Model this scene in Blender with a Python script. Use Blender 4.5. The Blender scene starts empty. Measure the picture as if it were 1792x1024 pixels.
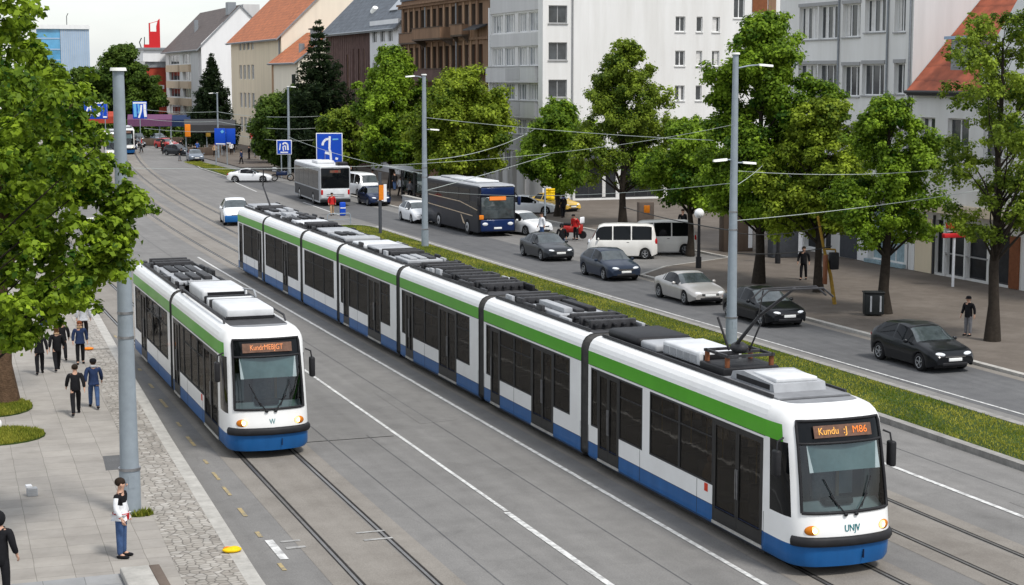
import bpy, bmesh, math, random
import numpy as np
from mathutils import Vector, Matrix
R = math.radians
sc = bpy.context.scene
col = sc.collection
rnd = random.Random(7)

# ---------------------------------------------------------------- materials
MATS = {}
def mat(name, c, rough=.6, metal=0, var=.12, scale=6., bump=0., emit=0, coat=0, spec=.14, dirt=None, bscale=None, streak=False):
    if name in MATS: return MATS[name]
    m = bpy.data.materials.new(name); m.use_nodes = True
    nt = m.node_tree; b = nt.nodes['Principled BSDF']
    c = tuple(c) + (1,)
    b.inputs['Roughness'].default_value = rough; b.inputs['Metallic'].default_value = metal
    b.inputs['Specular IOR Level'].default_value = spec
    if coat:
        b.inputs['Coat Weight'].default_value = coat; b.inputs['Coat Roughness'].default_value = .05
    tc = nt.nodes.new('ShaderNodeTexCoord')
    if var > 0:
        n = nt.nodes.new('ShaderNodeTexNoise'); n.inputs['Scale'].default_value = scale; n.inputs['Detail'].default_value = 6
        n.inputs['Roughness'].default_value = .65
        if name.startswith(('plaster', 'stone_', 'tram_blue')):      # rain streaks run down walls
            mp = nt.nodes.new('ShaderNodeMapping'); mp.inputs['Scale'].default_value = (2.2, 2.2, .22); nt.links.new(tc.outputs['Object'], mp.inputs['Vector']); nt.links.new(mp.outputs['Vector'], n.inputs['Vector'])
        else: nt.links.new(tc.outputs['Object'], n.inputs['Vector'])
        r = nt.nodes.new('ShaderNodeValToRGB'); e = r.color_ramp.elements
        e[0].position = .3; e[1].position = .7
        d = dirt + (1,) if dirt else tuple(x * (1 - var) for x in c[:3]) + (1,)
        e[0].color = d; e[1].color = tuple(min(1, x * (1 + var)) for x in c[:3]) + (1,)
        nt.links.new(n.outputs['Fac'], r.inputs['Fac']); nt.links.new(r.outputs['Color'], b.inputs['Base Color'])
    else:
        b.inputs['Base Color'].default_value = c
    if bump > 0:
        n2 = nt.nodes.new('ShaderNodeTexNoise'); n2.inputs['Scale'].default_value = bscale or scale * 4; n2.inputs['Detail'].default_value = 4
        nt.links.new(tc.outputs['Object'], n2.inputs['Vector'])
        bp = nt.nodes.new('ShaderNodeBump'); bp.inputs['Strength'].default_value = bump; bp.inputs['Distance'].default_value = .05
        nt.links.new(n2.outputs['Fac'], bp.inputs['Height']); nt.links.new(bp.outputs['Normal'], b.inputs['Normal'])
    if emit:
        b.inputs['Emission Color'].default_value = c; b.inputs['Emission Strength'].default_value = emit
    MATS[name] = m
    return m

def nodes(name):
    m = bpy.data.materials.new(name); m.use_nodes = True; MATS[name] = m
    nt = m.node_tree
    def N(t, **k):
        n = nt.nodes.new('ShaderNode' + t)
        for a, v in k.items():
            if a in n.inputs: n.inputs[a].default_value = v
            else: setattr(n, a, v)
        return n
    return m, nt, N, nt.nodes['Principled BSDF'], nt.links.new

def ramp(N, stops):
    r = N('ValToRGB'); e = r.color_ramp.elements
    while len(e) < len(stops): e.new(.5)
    for x, (p, c) in zip(e, stops): x.position = p; x.color = tuple(c) + (1,)
    return r

def ground_mat(name, c0, c1, c2, big=.12, mid=1.1, streak=True, bump=.25):
    m, nt, N, b, L = nodes(name)
    tc = N('TexCoord')
    n1 = N('TexNoise', Scale=big, Detail=5.); n2 = N('TexNoise', Scale=mid, Detail=8., Roughness=.7); n3 = N('TexNoise', Scale=28., Detail=3.)
    mp = N('Mapping'); mp.inputs['Scale'].default_value = (2.2, .05, 1)
    n4 = N('TexNoise', Scale=1., Detail=4.)
    L(tc.outputs['Object'], mp.inputs['Vector']); L(mp.outputs['Vector'], n4.inputs['Vector'])
    for n in (n1, n2, n3): L(tc.outputs['Object'], n.inputs['Vector'])
    a = N('Math', operation='MULTIPLY_ADD'); a.inputs[1].default_value = .45
    L(n2.outputs['Fac'], a.inputs[0])
    a2 = N('Math', operation='MULTIPLY'); a2.inputs[1].default_value = .35; L(n1.outputs['Fac'], a2.inputs[0]); L(a2.outputs[0], a.inputs[2])
    a3 = N('Math', operation='MULTIPLY_ADD'); a3.inputs[1].default_value = .30 if streak else .05; L(n4.outputs['Fac'], a3.inputs[0]); L(a.outputs[0], a3.inputs[2])
    pv = N('TexVoronoi', Scale=.16, Randomness=1.); mq = N('Mapping'); mq.inputs['Scale'].default_value = (1.6, .5, 1); L(tc.outputs['Object'], mq.inputs['Vector']); L(mq.outputs['Vector'], pv.inputs['Vector'])
    ps = N('SeparateColor'); L(pv.outputs['Color'], ps.inputs[0]); a4 = N('Math', operation='MULTIPLY_ADD'); a4.inputs[1].default_value = .05 if streak else .03; L(ps.outputs[0], a4.inputs[0]); L(a3.outputs[0], a4.inputs[2])
    r = ramp(N, [(.40, c0), (.58, c1), (.78, c2)]); L(a4.outputs[0], r.inputs['Fac'])
    mx = N('Mix', data_type='RGBA', blend_type='MULTIPLY'); mx.inputs['Factor'].default_value = .35
    r3 = ramp(N, [(.3, (.55,) * 3), (.7, (1.25,) * 3)]); L(n3.outputs['Fac'], r3.inputs['Fac'])
    L(r.outputs['Color'], mx.inputs[6]); L(r3.outputs['Color'], mx.inputs[7])
    ck = N('TexVoronoi', feature='DISTANCE_TO_EDGE', Scale=.22, Randomness=1.); cd = N('Mix', data_type='RGBA', blend_type='LINEAR_LIGHT'); cd.inputs['Factor'].default_value = .9
    cn_ = N('TexNoise', Scale=.8, Detail=5.); L(tc.outputs['Object'], cn_.inputs['Vector']); L(tc.outputs['Object'], cd.inputs[6]); L(cn_.outputs['Color'], cd.inputs[7]); L(cd.outputs[2], ck.inputs['Vector'])
    cr_ = ramp(N, [(0., (.55,) * 3), (.012, (1.,) * 3)]); L(ck.outputs['Distance'], cr_.inputs['Fac'])
    st_ = N('TexNoise', Scale=.55, Detail=2.); L(tc.outputs['Object'], st_.inputs['Vector']); sr_ = ramp(N, [(.30, (.62,) * 3), (.40, (1.,) * 3)]); L(st_.outputs['Fac'], sr_.inputs['Fac'])
    k1 = N('Mix', data_type='RGBA', blend_type='MULTIPLY'); k1.inputs['Factor'].default_value = .16; L(mx.outputs[2], k1.inputs[6]); L(cr_.outputs['Color'], k1.inputs[7])
    k2 = N('Mix', data_type='RGBA', blend_type='MULTIPLY'); k2.inputs['Factor'].default_value = .14; L(k1.outputs[2], k2.inputs[6]); L(sr_.outputs['Color'], k2.inputs[7]); L(k2.outputs[2], b.inputs['Base Color'])
    b.inputs['Roughness'].default_value = .8; b.inputs['Specular IOR Level'].default_value = .12
    bp = N('Bump', Strength=bump, Distance=.02); L(n3.outputs['Fac'], bp.inputs['Height']); L(bp.outputs['Normal'], b.inputs['Normal'])
    return m
ground_mat('asphalt', (.150, .145, .139), (.195, .189, .181), (.25, .242, .231))
ground_mat('asphalt_dark', (.088, .088, .09), (.12, .12, .122), (.16, .16, .16))
ground_mat('plaza_paving', (.135, .115, .097), (.185, .16, .137), (.235, .205, .178), big=.3, streak=False)
ground_mat('track_concrete', (.175, .158, .139), (.232, .213, .189), (.29, .268, .24))
ground_mat('far_ground', (.09, .1, .06), (.15, .15, .11), (.2, .2, .16), streak=False)
ground_mat('soil', (.03, .05, .012), (.06, .095, .02), (.12, .14, .035), big=.5, mid=3., streak=False)

def slab_mat(name, cols, mortar, w, h, off=.0, ms=.008):
    m, nt, N, b, L = nodes(name)
    tc = N('TexCoord'); br = N('TexBrick', Scale=1.)
    br.offset = off
    br.inputs['Brick Width'].default_value = w; br.inputs['Row Height'].default_value = h; br.inputs['Mortar Size'].default_value = ms
    br.inputs['Mortar Smooth'].default_value = .3
    br.inputs['Color1'].default_value = cols[0] + (1,); br.inputs['Color2'].default_value = cols[1] + (1,); br.inputs['Mortar'].default_value = mortar + (1,)
    mp = N('Mapping'); mp.inputs['Rotation'].default_value = (0, 0, R(1.5)); L(tc.outputs['Object'], mp.inputs['Vector'])
    n = N('TexNoise', Scale=.9, Detail=8., Roughness=.7); n3 = N('TexNoise', Scale=20., Detail=3.)
    dv = N('Mix', data_type='RGBA', blend_type='LINEAR_LIGHT'); dv.inputs['Factor'].default_value = .025
    L(mp.outputs['Vector'], dv.inputs[6]); nd = N('TexNoise', Scale=1.3, Detail=2.); L(tc.outputs['Object'], nd.inputs['Vector']); L(nd.outputs['Color'], dv.inputs[7])
    L(dv.outputs[2], br.inputs['Vector']); L(tc.outputs['Object'], n.inputs['Vector']); L(tc.outputs['Object'], n3.inputs['Vector'])
    mx = N('Mix', data_type='RGBA', blend_type='MULTIPLY'); mx.inputs['Factor'].default_value = .7
    r3 = ramp(N, [(.3, (.72, .71, .7)), (.7, (1.15, 1.15, 1.15))]); L(n.outputs['Fac'], r3.inputs['Fac'])
    L(br.outputs['Color'], mx.inputs[6]); L(r3.outputs['Color'], mx.inputs[7]); L(mx.outputs[2], b.inputs['Base Color'])
    bp = N('Bump', Strength=.3, Distance=.02); L(br.outputs['Fac'], bp.inputs['Height']); bp.invert = True; L(bp.outputs['Normal'], b.inputs['Normal'])
    b.inputs['Roughness'].default_value = .85; b.inputs['Specular IOR Level'].default_value = .12
slab_mat('pavement_slabs', [(.305, .285, .26), (.345, .322, .292)], (.20, .185, .165), .75, .75)
slab_mat('grey_slabs', [(.27, .275, .28), (.31, .31, .31)], (.17, .17, .17), .8, .7)

def cobble_mat():
    m, nt, N, b, L = nodes('cobbles')
    tc = N('TexCoord'); mp = N('Mapping'); mp.inputs['Scale'].default_value = (5.0, 6.2, 3.)
    v = N('TexVoronoi', feature='DISTANCE_TO_EDGE', Scale=1., Randomness=.75); v2 = N('TexVoronoi', Scale=1., Randomness=.75); n = N('TexNoise', Scale=1.4, Detail=8.)
    L(tc.outputs['Object'], mp.inputs['Vector']); L(mp.outputs['Vector'], v.inputs['Vector']); L(mp.outputs['Vector'], v2.inputs['Vector']); L(tc.outputs['Object'], n.inputs['Vector'])
    r = ramp(N, [(.0, (.40,) * 3), (.11, (1.,) * 3)]); L(v.outputs['Distance'], r.inputs['Fac'])
    sp = N('SeparateColor'); L(v2.outputs['Color'], sp.inputs[0])
    r2 = ramp(N, [(0., (.29, .265, .235)), (.5, (.35, .325, .29)), (1., (.42, .395, .36))]); L(sp.outputs[0], r2.inputs['Fac'])
    r4 = ramp(N, [(.3, (.75,) * 3), (.7, (1.15,) * 3)]); L(n.outputs['Fac'], r4.inputs['Fac'])
    mx = N('Mix', data_type='RGBA', blend_type='MULTIPLY'); mx.inputs['Factor'].default_value = 1.
    L(r2.outputs['Color'], mx.inputs[6]); L(r.outputs['Color'], mx.inputs[7])
    m2 = N('Mix', data_type='RGBA', blend_type='MULTIPLY'); m2.inputs['Factor'].default_value = .8
    L(mx.outputs[2], m2.inputs[6]); L(r4.outputs['Color'], m2.inputs[7]); L(m2.outputs[2], b.inputs['Base Color'])
    r3 = ramp(N, [(.0, (0,) * 3), (.15, (1,) * 3)]); L(v.outputs['Distance'], r3.inputs['Fac'])
    bp = N('Bump', Strength=.4, Distance=.025); L(r3.outputs['Color'], bp.inputs['Height']); L(bp.outputs['Normal'], b.inputs['Normal'])
    b.inputs['Roughness'].default_value = .8; b.inputs['Specular IOR Level'].default_value = .12
cobble_mat()

def leaf_mat(name, dark, light):
    m, nt, N, b, L = nodes(name)
    at = N('Attribute', attribute_name='leafcol')
    r = ramp(N, [(0., dark), (.55, tuple((a + c) / 2 for a, c in zip(dark, light))), (1., light)])
    L(at.outputs['Fac'], r.inputs['Fac']); L(r.outputs['Color'], b.inputs['Base Color'])
    b.inputs['Roughness'].default_value = .5; b.inputs['Specular IOR Level'].default_value = .12
    tr = N('BsdfTranslucent'); L(r.outputs['Color'], tr.inputs['Color'])
    ms = N('MixShader'); ms.inputs[0].default_value = .42
    out = nt.nodes['Material Output']
    L(b.outputs[0], ms.inputs[1]); L(tr.outputs[0], ms.inputs[2]); L(ms.outputs[0], out.inputs['Surface'])
leaf_mat('leaf_green', (.022, .070, .006), (.31, .46, .038))  # wide range puts sunlit highlights and shaded crown depths into leaf colour
leaf_mat('leaf_near', (.022, .070, .006), (.36, .50, .038))
leaf_mat('leaf_yellow', (.042, .088, .008), (.39, .49, .045))
leaf_mat('leaf_dark', (.018, .05, .008), (.15, .23, .035))
leaf_mat('leaf_olive', (.03, .07, .008), (.33, .43, .045))
leaf_mat('needle', (.012, .026, .012), (.045, .07, .026))
leaf_mat('grass_blade', (.09, .15, .012), (.44, .42, .07))

def tile_mat(name, c, row=.33, s=1.):
    m, nt, N, b, L = nodes(name)
    tc = N('TexCoord'); sx = N('SeparateXYZ'); L(tc.outputs['Object'], sx.inputs[0])
    w = N('TexWave', wave_type='BANDS', bands_direction='Z', wave_profile='SAW', Scale=1. / row / 2. / math.pi * 3.14 * .5, Distortion=1.2, Detail=2.)
    w.inputs['Detail Scale'].default_value = 2.
    L(tc.outputs['Object'], w.inputs['Vector'])
    n = N('TexNoise', Scale=1.5, Detail=7.); L(tc.outputs['Object'], n.inputs['Vector'])
    r = ramp(N, [(.3, tuple(x * .7 for x in c)), (.7, tuple(min(1, x * 1.25) for x in c))]); L(n.outputs['Fac'], r.inputs['Fac'])
    mx = N('Mix', data_type='RGBA', blend_type='MULTIPLY'); mx.inputs['Factor'].default_value = .6
    rw = ramp(N, [(0., (.45,) * 3), (.25, (1.,) * 3)]); L(w.outputs['Fac'], rw.inputs['Fac'])
    L(r.outputs['Color'], mx.inputs[6]); L(rw.outputs['Color'], mx.inputs[7]); L(mx.outputs[2], b.inputs['Base Color'])
    bp = N('Bump', Strength=.6, Distance=.05); L(w.outputs['Fac'], bp.inputs['Height']); L(bp.outputs['Normal'], b.inputs['Normal'])
    b.inputs['Roughness'].default_value = .75
tile_mat('orange_tiles', (.42, .13, .045)); tile_mat('red_tiles', (.34, .085, .04), row=.6); tile_mat('brown_tiles', (.11, .085, .075))
tile_mat('slate_tiles', (.10, .115, .135))

mat('tram_white', (.80, .80, .79), .3, coat=.25, var=.03, scale=1.3, dirt=(.76, .755, .74))
mat('tram_green', (.085, .36, .022), .35, coat=.15, var=.08, scale=1.2)
mat('tram_blue', (.014, .10, .29), .32, coat=.15, var=.12, scale=1.2)
mat('black_glass', (.005, .006, .007), .05, var=0, spec=.22)
mat('tram_glass', (.010, .010, .0095), .05, var=.6, scale=.9, spec=.42, bump=.06, bscale=1.6)
mat('windscreen_glass', (.035, .05, .052), .05, var=.5, scale=1.2, spec=.7)
mat('cab_blind', (.30, .36, .37), .4, var=.15, scale=3)
mat('door_dark', (.022, .0215, .021), .4, var=.25, scale=3, spec=.25)
mat('rubber', (.045, .045, .046), .7, var=.2, scale=8, bump=.2)
mat('bellows', (.062, .060, .058), .75, var=.25, scale=5)
mat('dark_metal', (.045, .045, .048), .5, var=.3, scale=5)
mat('roof_grey', (.22, .225, .235), .65, var=.2, scale=2.)
mat('cover_white', (.62, .63, .64), .45, var=.12, scale=2.)
mat('cover_grey', (.36, .37, .385), .5, var=.15, scale=2.)
mat('steel', (.32, .32, .33), .35, metal=.8, var=.2, scale=10)
mat('rail_steel', (.20, .19, .18), .35, metal=.6, var=.2, scale=3)
mat('rail_groove', (.03, .028, .026), .9, var=.3, scale=2)
mat('headlight_lit', (1., .62, .22), .3, var=0, emit=1.6)
mat('headlight_core', (1., .88, .62), .3, var=0, emit=6.)
mat('amber', (.55, .17, .015), .25, var=.1)
mat('led_orange', (.9, .25, .05), .4, var=0, emit=.08)
mat('led_amber', (.9, .45, .10), .4, var=0, emit=.10)
mat('led_back', (.15, .085, .06), .6, var=.3, scale=12)
mat('teal_print', (.01, .17, .19), .5, var=0)
mat('red_sticker', (.6, .05, .02), .5, var=0)
mat('pole_grey', (.27, .31, .345), .45, var=.1, scale=3, metal=.1)
mat('lamp_white', (.80, .80, .76), .35, var=.04)
mat('globe_white', (.9, .9, .9), .3, var=0)
mat('cable', (.42, .46, .44), .5, var=.1)
mat('cable_dark', (.03, .03, .03), .6, var=.1)
mat('marking_white', (.66, .66, .64), .7, var=.2, scale=5, dirt=(.27, .265, .26))
mat('marking_faint', (.36, .355, .34), .7, var=.25, scale=5, dirt=(.20, .195, .19))
mat('marking_yellow', (.40, .30, .13), .7, var=.2, scale=7, dirt=(.19, .178, .15))
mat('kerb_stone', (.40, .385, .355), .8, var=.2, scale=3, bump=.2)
mat('kerb_dark', (.27, .26, .245), .85, var=.25, scale=2.5, bump=.2)  # darker stone tone for the median kerb
mat('brown_stone', (.14, .11, .09), .8, var=.15, scale=3)
mat('bark', (.075, .058, .043), .9, var=.35, scale=7, bump=.8)
mat('bark_dark', (.035, .028, .022), .9, var=.3, scale=7, bump=.6)
mat('bark_red', (.10, .062, .038), .9, var=.35, scale=5, bump=.8)
mat('skin', (.52, .31, .22), .55, var=.08)
for n, c in dict(white=(.72, .73, .75), black=(.012, .012, .014), navy=(.02, .035, .085), denim=(.05, .09, .19), grey=(.16, .16, .17), red=(.45, .02, .02), brown=(.10, .045, .02), tan=(.45, .30, .18), khaki=(.25, .2, .13), blue=(.06, .14, .42), lightgrey=(.45, .46, .48), hair=(.025, .017, .012), redhair=(.16, .05, .02), purple=(.14, .06, .12)).items():
    mat('cloth_' + n, c, .85, var=.25, scale=9)
mat('plaster_white', (.74, .735, .72), .85, var=.04, scale=.5, dirt=(.66, .65, .625), bump=.05)
mat('plaster_bright', (.78, .78, .78), .85, var=.05, scale=.4)
mat('plaster_grey', (.48, .475, .47), .85, var=.08, scale=.5)
mat('plaster_palegrey', (.57, .565, .56), .85, var=.08, scale=.5)
mat('plaster_cream', (.72, .62, .46), .85, var=.08, scale=.4)
mat('plaster_pale_cream', (.76, .70, .58), .85, var=.06, scale=.4)
mat('plaster_beige', (.58, .46, .33), .85, var=.1, scale=.6)
mat('wood_brown', (.135, .085, .075), .8, var=.25, scale=1.3)
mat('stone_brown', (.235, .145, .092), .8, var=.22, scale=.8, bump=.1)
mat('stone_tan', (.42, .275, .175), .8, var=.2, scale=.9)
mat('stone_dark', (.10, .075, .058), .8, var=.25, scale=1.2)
mat('brick_red', (.36, .06, .035), .8, var=.2, scale=1.)
mat('sign_red', (.62, .03, .035), .5, var=.08)
mat('panel_blue', (.33, .44, .58), .3, var=.1, scale=.3)
mat('glass_blue', (.10, .33, .55), .1, var=.35, scale=.25, spec=.8)
mat('window_glass', (.045, .05, .055), .08, var=.6, scale=.8, spec=.6)
mat('window_pale', (.24, .255, .27), .12, var=.4, scale=.8, spec=.6)
mat('curtain', (.62, .61, .59), .8, var=.15, scale=4)
mat('frame_white', (.74, .74, .73), .5, var=.05)
mat('frame_grey', (.33, .33, .33), .5, var=.08)
mat('frame_dark', (.05, .05, .052), .5, var=.1)
mat('zinc', (.26, .28, .30), .45, metal=.2, var=.15)
mat('shop_dark', (.03, .032, .035), .12, var=.4, scale=1.)
mat('shop_panel', (.07, .075, .085), .5, var=.15)
mat('shop_blueglass', (.30, .40, .44), .12, var=.25)
mat('rust_wood', (.20, .075, .035), .6, var=.2)
mat('sign_blue', (.012, .07, .47), .4, var=.06)
mat('sign_lightblue', (.14, .42, .70), .4, var=.1)
mat('sign_white', (.80, .81, .84), .45, var=.03)
mat('yellow_plastic', (.80, .52, .01), .5, var=.15, scale=14)
mat('yellow_paint', (.33, .20, .035), .6, var=.3, scale=5)
mat('orange_paint', (.75, .22, .02), .5, var=.15)
mat('cyan_cloth', (.02, .30, .75), .6, var=.15)
mat('tyre', (.02, .02, .021), .8, var=.15)
mat('alloy', (.45, .46, .47), .35, metal=.7, var=.1)
mat('chrome', (.6, .6, .6), .2, metal=.9, var=0)
mat('plate', (.80, .80, .78), .4, var=.03)
mat('lamp_glass', (.72, .74, .76), .12, var=.1, spec=.9)
mat('tail_red', (.45, .012, .012), .2, var=.05)
mat('black_plastic', (.022, .022, .024), .5, var=.2)
mat('bin_black', (.02, .022, .022), .45, var=.2, scale=4)
mat('bag_white', (.78, .78, .79), .5, var=.08)
for n, c in dict(black=(.006, .007, .009), blueblack=(.018, .028, .05), silver=(.42, .405, .385), white=(.74, .75, .76), dirty_white=(.70, .685, .65), navy=(.012, .022, .06), greyblue=(.16, .19, .23), yellow=(.70, .45, .08), red=(.40, .02, .015), darkgrey=(.03, .034, .04), coachblue=(.014, .016, .022), coachfront=(.008, .022, .085)).items():
    mat('paint_' + n, c, .28, coat=.34 if sum(c) < .12 else .5, spec=.15, var=.06, scale=2.5, metal=.35 if n in ('silver', 'greyblue', 'darkgrey') else 0)

mat('coach_dark', (.012, .014, .02), .35, coat=.06, var=.1, scale=2)
# ---------------------------------------------------------------- mesh builder
class MB:
    def __init__(s): s.v = []; s.f = []; s.fm = []; s.fs = []; s.mats = []
    def mi(s, m):
        m = MATS[m] if isinstance(m, str) else m
        if m not in s.mats: s.mats.append(m)
        return s.mats.index(m)
    def add(s, vs, fs, m, smooth=False):
        o = len(s.v); k = s.mi(m)
        s.v += [tuple(p) for p in vs]
        for f in fs: s.f.append([i + o for i in f]); s.fm.append(k); s.fs.append(smooth)
        return s
    def quad(s, a, b, c, d, m): return s.add([a, b, c, d], [(0, 1, 2, 3)], m)
    def poly(s, pts, m): return s.add(pts, [tuple(range(len(pts)))], m)
    def box(s, x0, x1, y0, y1, z0, z1, m):
        vs = [(x, y, z) for z in (z0, z1) for y in (y0, y1) for x in (x0, x1)]
        return s.add(vs, [(0, 2, 3, 1), (4, 5, 7, 6), (0, 1, 5, 4), (2, 6, 7, 3), (0, 4, 6, 2), (1, 3, 7, 5)], m)
    def rbox(s, x0, x1, y0, y1, z0, z1, r, m, seg=2):
        bm = bmesh.new(); bmesh.ops.create_cube(bm, size=1)
        for v in bm.verts:
            v.co = Vector(((x0 + x1) / 2 + v.co.x * (x1 - x0), (y0 + y1) / 2 + v.co.y * (y1 - y0), (z0 + z1) / 2 + v.co.z * (z1 - z0)))
        bmesh.ops.bevel(bm, geom=bm.edges[:] , offset=r, segments=seg, affect='EDGES', profile=.5)
        bm.verts.index_update()
        s.add([v.co for v in bm.verts], [[v.index for v in f.verts] for f in bm.faces], m, seg > 1); bm.free(); return s
    def beam(s, p0, p1, w, h, m):
        p0 = Vector(p0); p1 = Vector(p1); d = (p1 - p0).normalized()
        a = d.cross(Vector((0, 0, 1)));  a = a.normalized() if a.length > 1e-4 else Vector((1, 0, 0))
        b = a.cross(d).normalized(); vs = []
        for p in (p0, p1):
            for i, j in ((-1, -1), (1, -1), (1, 1), (-1, 1)): vs.append(p + a * w / 2 * i + b * h / 2 * j)
        return s.add(vs, [(3, 2, 1, 0), (4, 5, 6, 7), (0, 1, 5, 4), (1, 2, 6, 5), (2, 3, 7, 6), (3, 0, 4, 7)], m)
    def tube(s, pts, rad, m, n=8, caps=True, smooth=True):
        pts = [Vector(p) for p in pts]; k = len(pts)
        if not hasattr(rad, '__len__'): rad = [rad] * k
        vs = []; ref = None
        for i, p in enumerate(pts):
            d = (pts[min(i + 1, k - 1)] - pts[max(i - 1, 0)]).normalized()
            if ref is None: ref = Vector((1, 0, 0)) if abs(d.x) < .9 else Vector((0, 1, 0))
            a = (ref - d * ref.dot(d)).normalized(); b = d.cross(a); ref = a
            for j in range(n):
                t = 2 * math.pi * j / n; vs.append(p + (a * math.cos(t) + b * math.sin(t)) * rad[i])
        fs = [(i * n + j, i * n + (j + 1) % n, (i + 1) * n + (j + 1) % n, (i + 1) * n + j) for i in range(k - 1) for j in range(n)]
        s.add(vs, fs, m, smooth)
        if caps: s.add(vs[:n], [tuple(range(n))[::-1]], m); s.add(vs[-n:], [tuple(range(n))], m)
        return s
    def ell(s, c, r, m, nu=12, nv=8, rot=None):
        vs = []; c = Vector(c)
        for i in range(nv + 1):
            a = math.pi * i / nv
            for j in range(nu):
                b = 2 * math.pi * j / nu
                p = Vector((r[0] * math.sin(a) * math.cos(b), r[1] * math.sin(a) * math.sin(b), r[2] * math.cos(a)))
                if rot: p = rot @ p
                vs.append(c + p)
        fs = [(i * nu + j, (i + 1) * nu + j, (i + 1) * nu + (j + 1) % nu, i * nu + (j + 1) % nu) for i in range(nv) for j in range(nu)]
        return s.add(vs, fs, m, True)
    def prism(s, pts, z0, z1, m, top=None):          # polygon in x,y extruded in z
        n = len(pts); vs = [(p[0], p[1], z0) for p in pts] + [(p[0], p[1], z1) for p in pts]
        s.add(vs, [(i, (i + 1) % n, (i + 1) % n + n, i + n) for i in range(n)] + [tuple(range(n))[::-1]], m)
        return s.add(vs[n:], [tuple(range(n))], top or m)
    def extr(s, pts, d, m):                          # 3d polygon extruded by vector d
        n = len(pts); d = Vector(d); a = [Vector(p) for p in pts]; vs = a + [p + d for p in a]
        return s.add(vs, [(i, (i + 1) % n, (i + 1) % n + n, i + n) for i in range(n)] + [tuple(range(n))[::-1], tuple(range(n, 2 * n))], m)
    def lathe(s, prof, m, n=16, c=(0, 0, 0)):
        vs = [(c[0] + r * math.cos(2 * math.pi * j / n), c[1] + r * math.sin(2 * math.pi * j / n), c[2] + z) for r, z in prof for j in range(n)]
        fs = [(i * n + j, i * n + (j + 1) % n, (i + 1) * n + (j + 1) % n, (i + 1) * n + j) for i in range(len(prof) - 1) for j in range(n)]
        return s.add(vs, fs, m, True)
    def mesh(s, name, off=(0, 0, 0)):
        me = bpy.data.meshes.new(name)
        me.from_pydata([(a - off[0], b - off[1], c - off[2]) for a, b, c in s.v], [], s.f)
        for m in s.mats: me.materials.append(m)
        me.polygons.foreach_set('material_index', s.fm); me.polygons.foreach_set('use_smooth', s.fs); me.update()
        bm = bmesh.new(); bm.from_mesh(me); bmesh.ops.recalc_face_normals(bm, faces=bm.faces); bm.to_mesh(me); bm.free()
        return me
    def build(s, name, parent=None, world=False):
        """world=True: coordinates are world coordinates and the (unrotated) root parent sits at its own location"""
        off = (0, 0, 0)
        if world and parent:
            r = Vector((0, 0, 0)); q = parent
            while q: r += q.location; q = q.parent
            off = r
        o = bpy.data.objects.new(name, s.mesh(name, off)); col.objects.link(o)
        if parent: o.parent = parent
        return o
    def solo(s, name, label, cat, group=None, base=None, kind=None):
        if base is None: base = (0, 0, 0)
        o = bpy.data.objects.new(name, s.mesh(name, base)); col.objects.link(o); o.location = base
        return tag(o, label, cat, group, kind)

def tag(o, label=None, cat=None, group=None, kind=None):
    if label: o['label'] = label
    if cat: o['category'] = cat
    if group: o['group'] = group
    if kind: o['kind'] = kind
    return o
def thing(name, label, cat, loc, rot=0, group=None):
    o = bpy.data.objects.new(name, None); col.objects.link(o); o.empty_display_size = .3
    o.location = loc; o.rotation_euler = (0, 0, rot)
    return tag(o, label, cat, group)
def struct(mb, name): return tag(mb.build(name), kind='structure')
def kids(o): return [c for c in bpy.data.objects if c.parent == o]
def dup(o, parent=None, swap=None):
    c = o.copy(); col.objects.link(c); c.parent = parent
    if swap and o.type == 'MESH':
        for i, s in enumerate(c.material_slots):
            if s.material and s.material.name in swap:
                s.link = 'OBJECT'; s.material = MATS[swap[s.material.name]]
    for k in CH.get(o.name, ()): dup(bpy.data.objects[k], c, swap)
    return c
CH = {}
def register(o):
    CH[o.name] = [c.name for c in kids(o)]
    for c in kids(o): register(c)

def text_mesh(body, size, m, name, parent, loc, rot, ext=.004, sx=1.):
    cu = bpy.data.curves.new(name, 'FONT'); cu.body = body; cu.size = size; cu.align_x = 'CENTER'; cu.align_y = 'CENTER'; cu.extrude = ext
    t = bpy.data.objects.new(name, cu); col.objects.link(t)
    me = bpy.data.meshes.new_from_object(t.evaluated_get(bpy.context.evaluated_depsgraph_get()))
    bpy.data.objects.remove(t); bpy.data.curves.remove(cu)
    me.materials.clear(); me.materials.append(MATS[m])
    o = bpy.data.objects.new(name, me); col.objects.link(o); o.parent = parent; o.location = loc; o.rotation_euler = rot; o.scale = (sx, 1, 1)
    return o

def grid_parts(P, cat, ci=False):
    """P[i][j] points; cat(i,j) -> (part, material); returns {part: MB}"""
    out = {}
    for i in range(len(P) - 1):
        for j in range(len(P[0]) - 1):
            c = cat(i, j)
            if not c: continue
            d = out.setdefault(c[0], (MB(), {}))
            mb, ix = d; k = mb.mi(c[1]); f = []
            for a, b in ((i, j), (i + 1, j), (i + 1, j + 1), (i, j + 1)):
                if (a, b) not in ix: ix[(a, b)] = len(mb.v); mb.v.append(tuple(P[a][b]))
                f.append(ix[(a, b)])
            mb.f.append(f); mb.fm.append(k); mb.fs.append(True)
    return {k: v[0] for k, v in out.items()}
def interp(tab, x):
    if x <= tab[0][0]: return tab[0][1]
    for (a, b), (c, d) in zip(tab, tab[1:]):
        if x <= c: return b + (d - b) * (x - a) / (c - a)
    return tab[-1][1]
# ---------------------------------------------------------------- camera, light, sky
cam = bpy.data.cameras.new('camera'); co = bpy.data.objects.new('camera', cam); col.objects.link(co)
cam.sensor_width = 36; cam.lens = 60.27; cam.clip_end = 6000; cam.clip_start = .5
co.location = (0, 0, 10); co.rotation_euler = (R(90 - 7.144), 0, R(-19.92)); sc.camera = co

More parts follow.
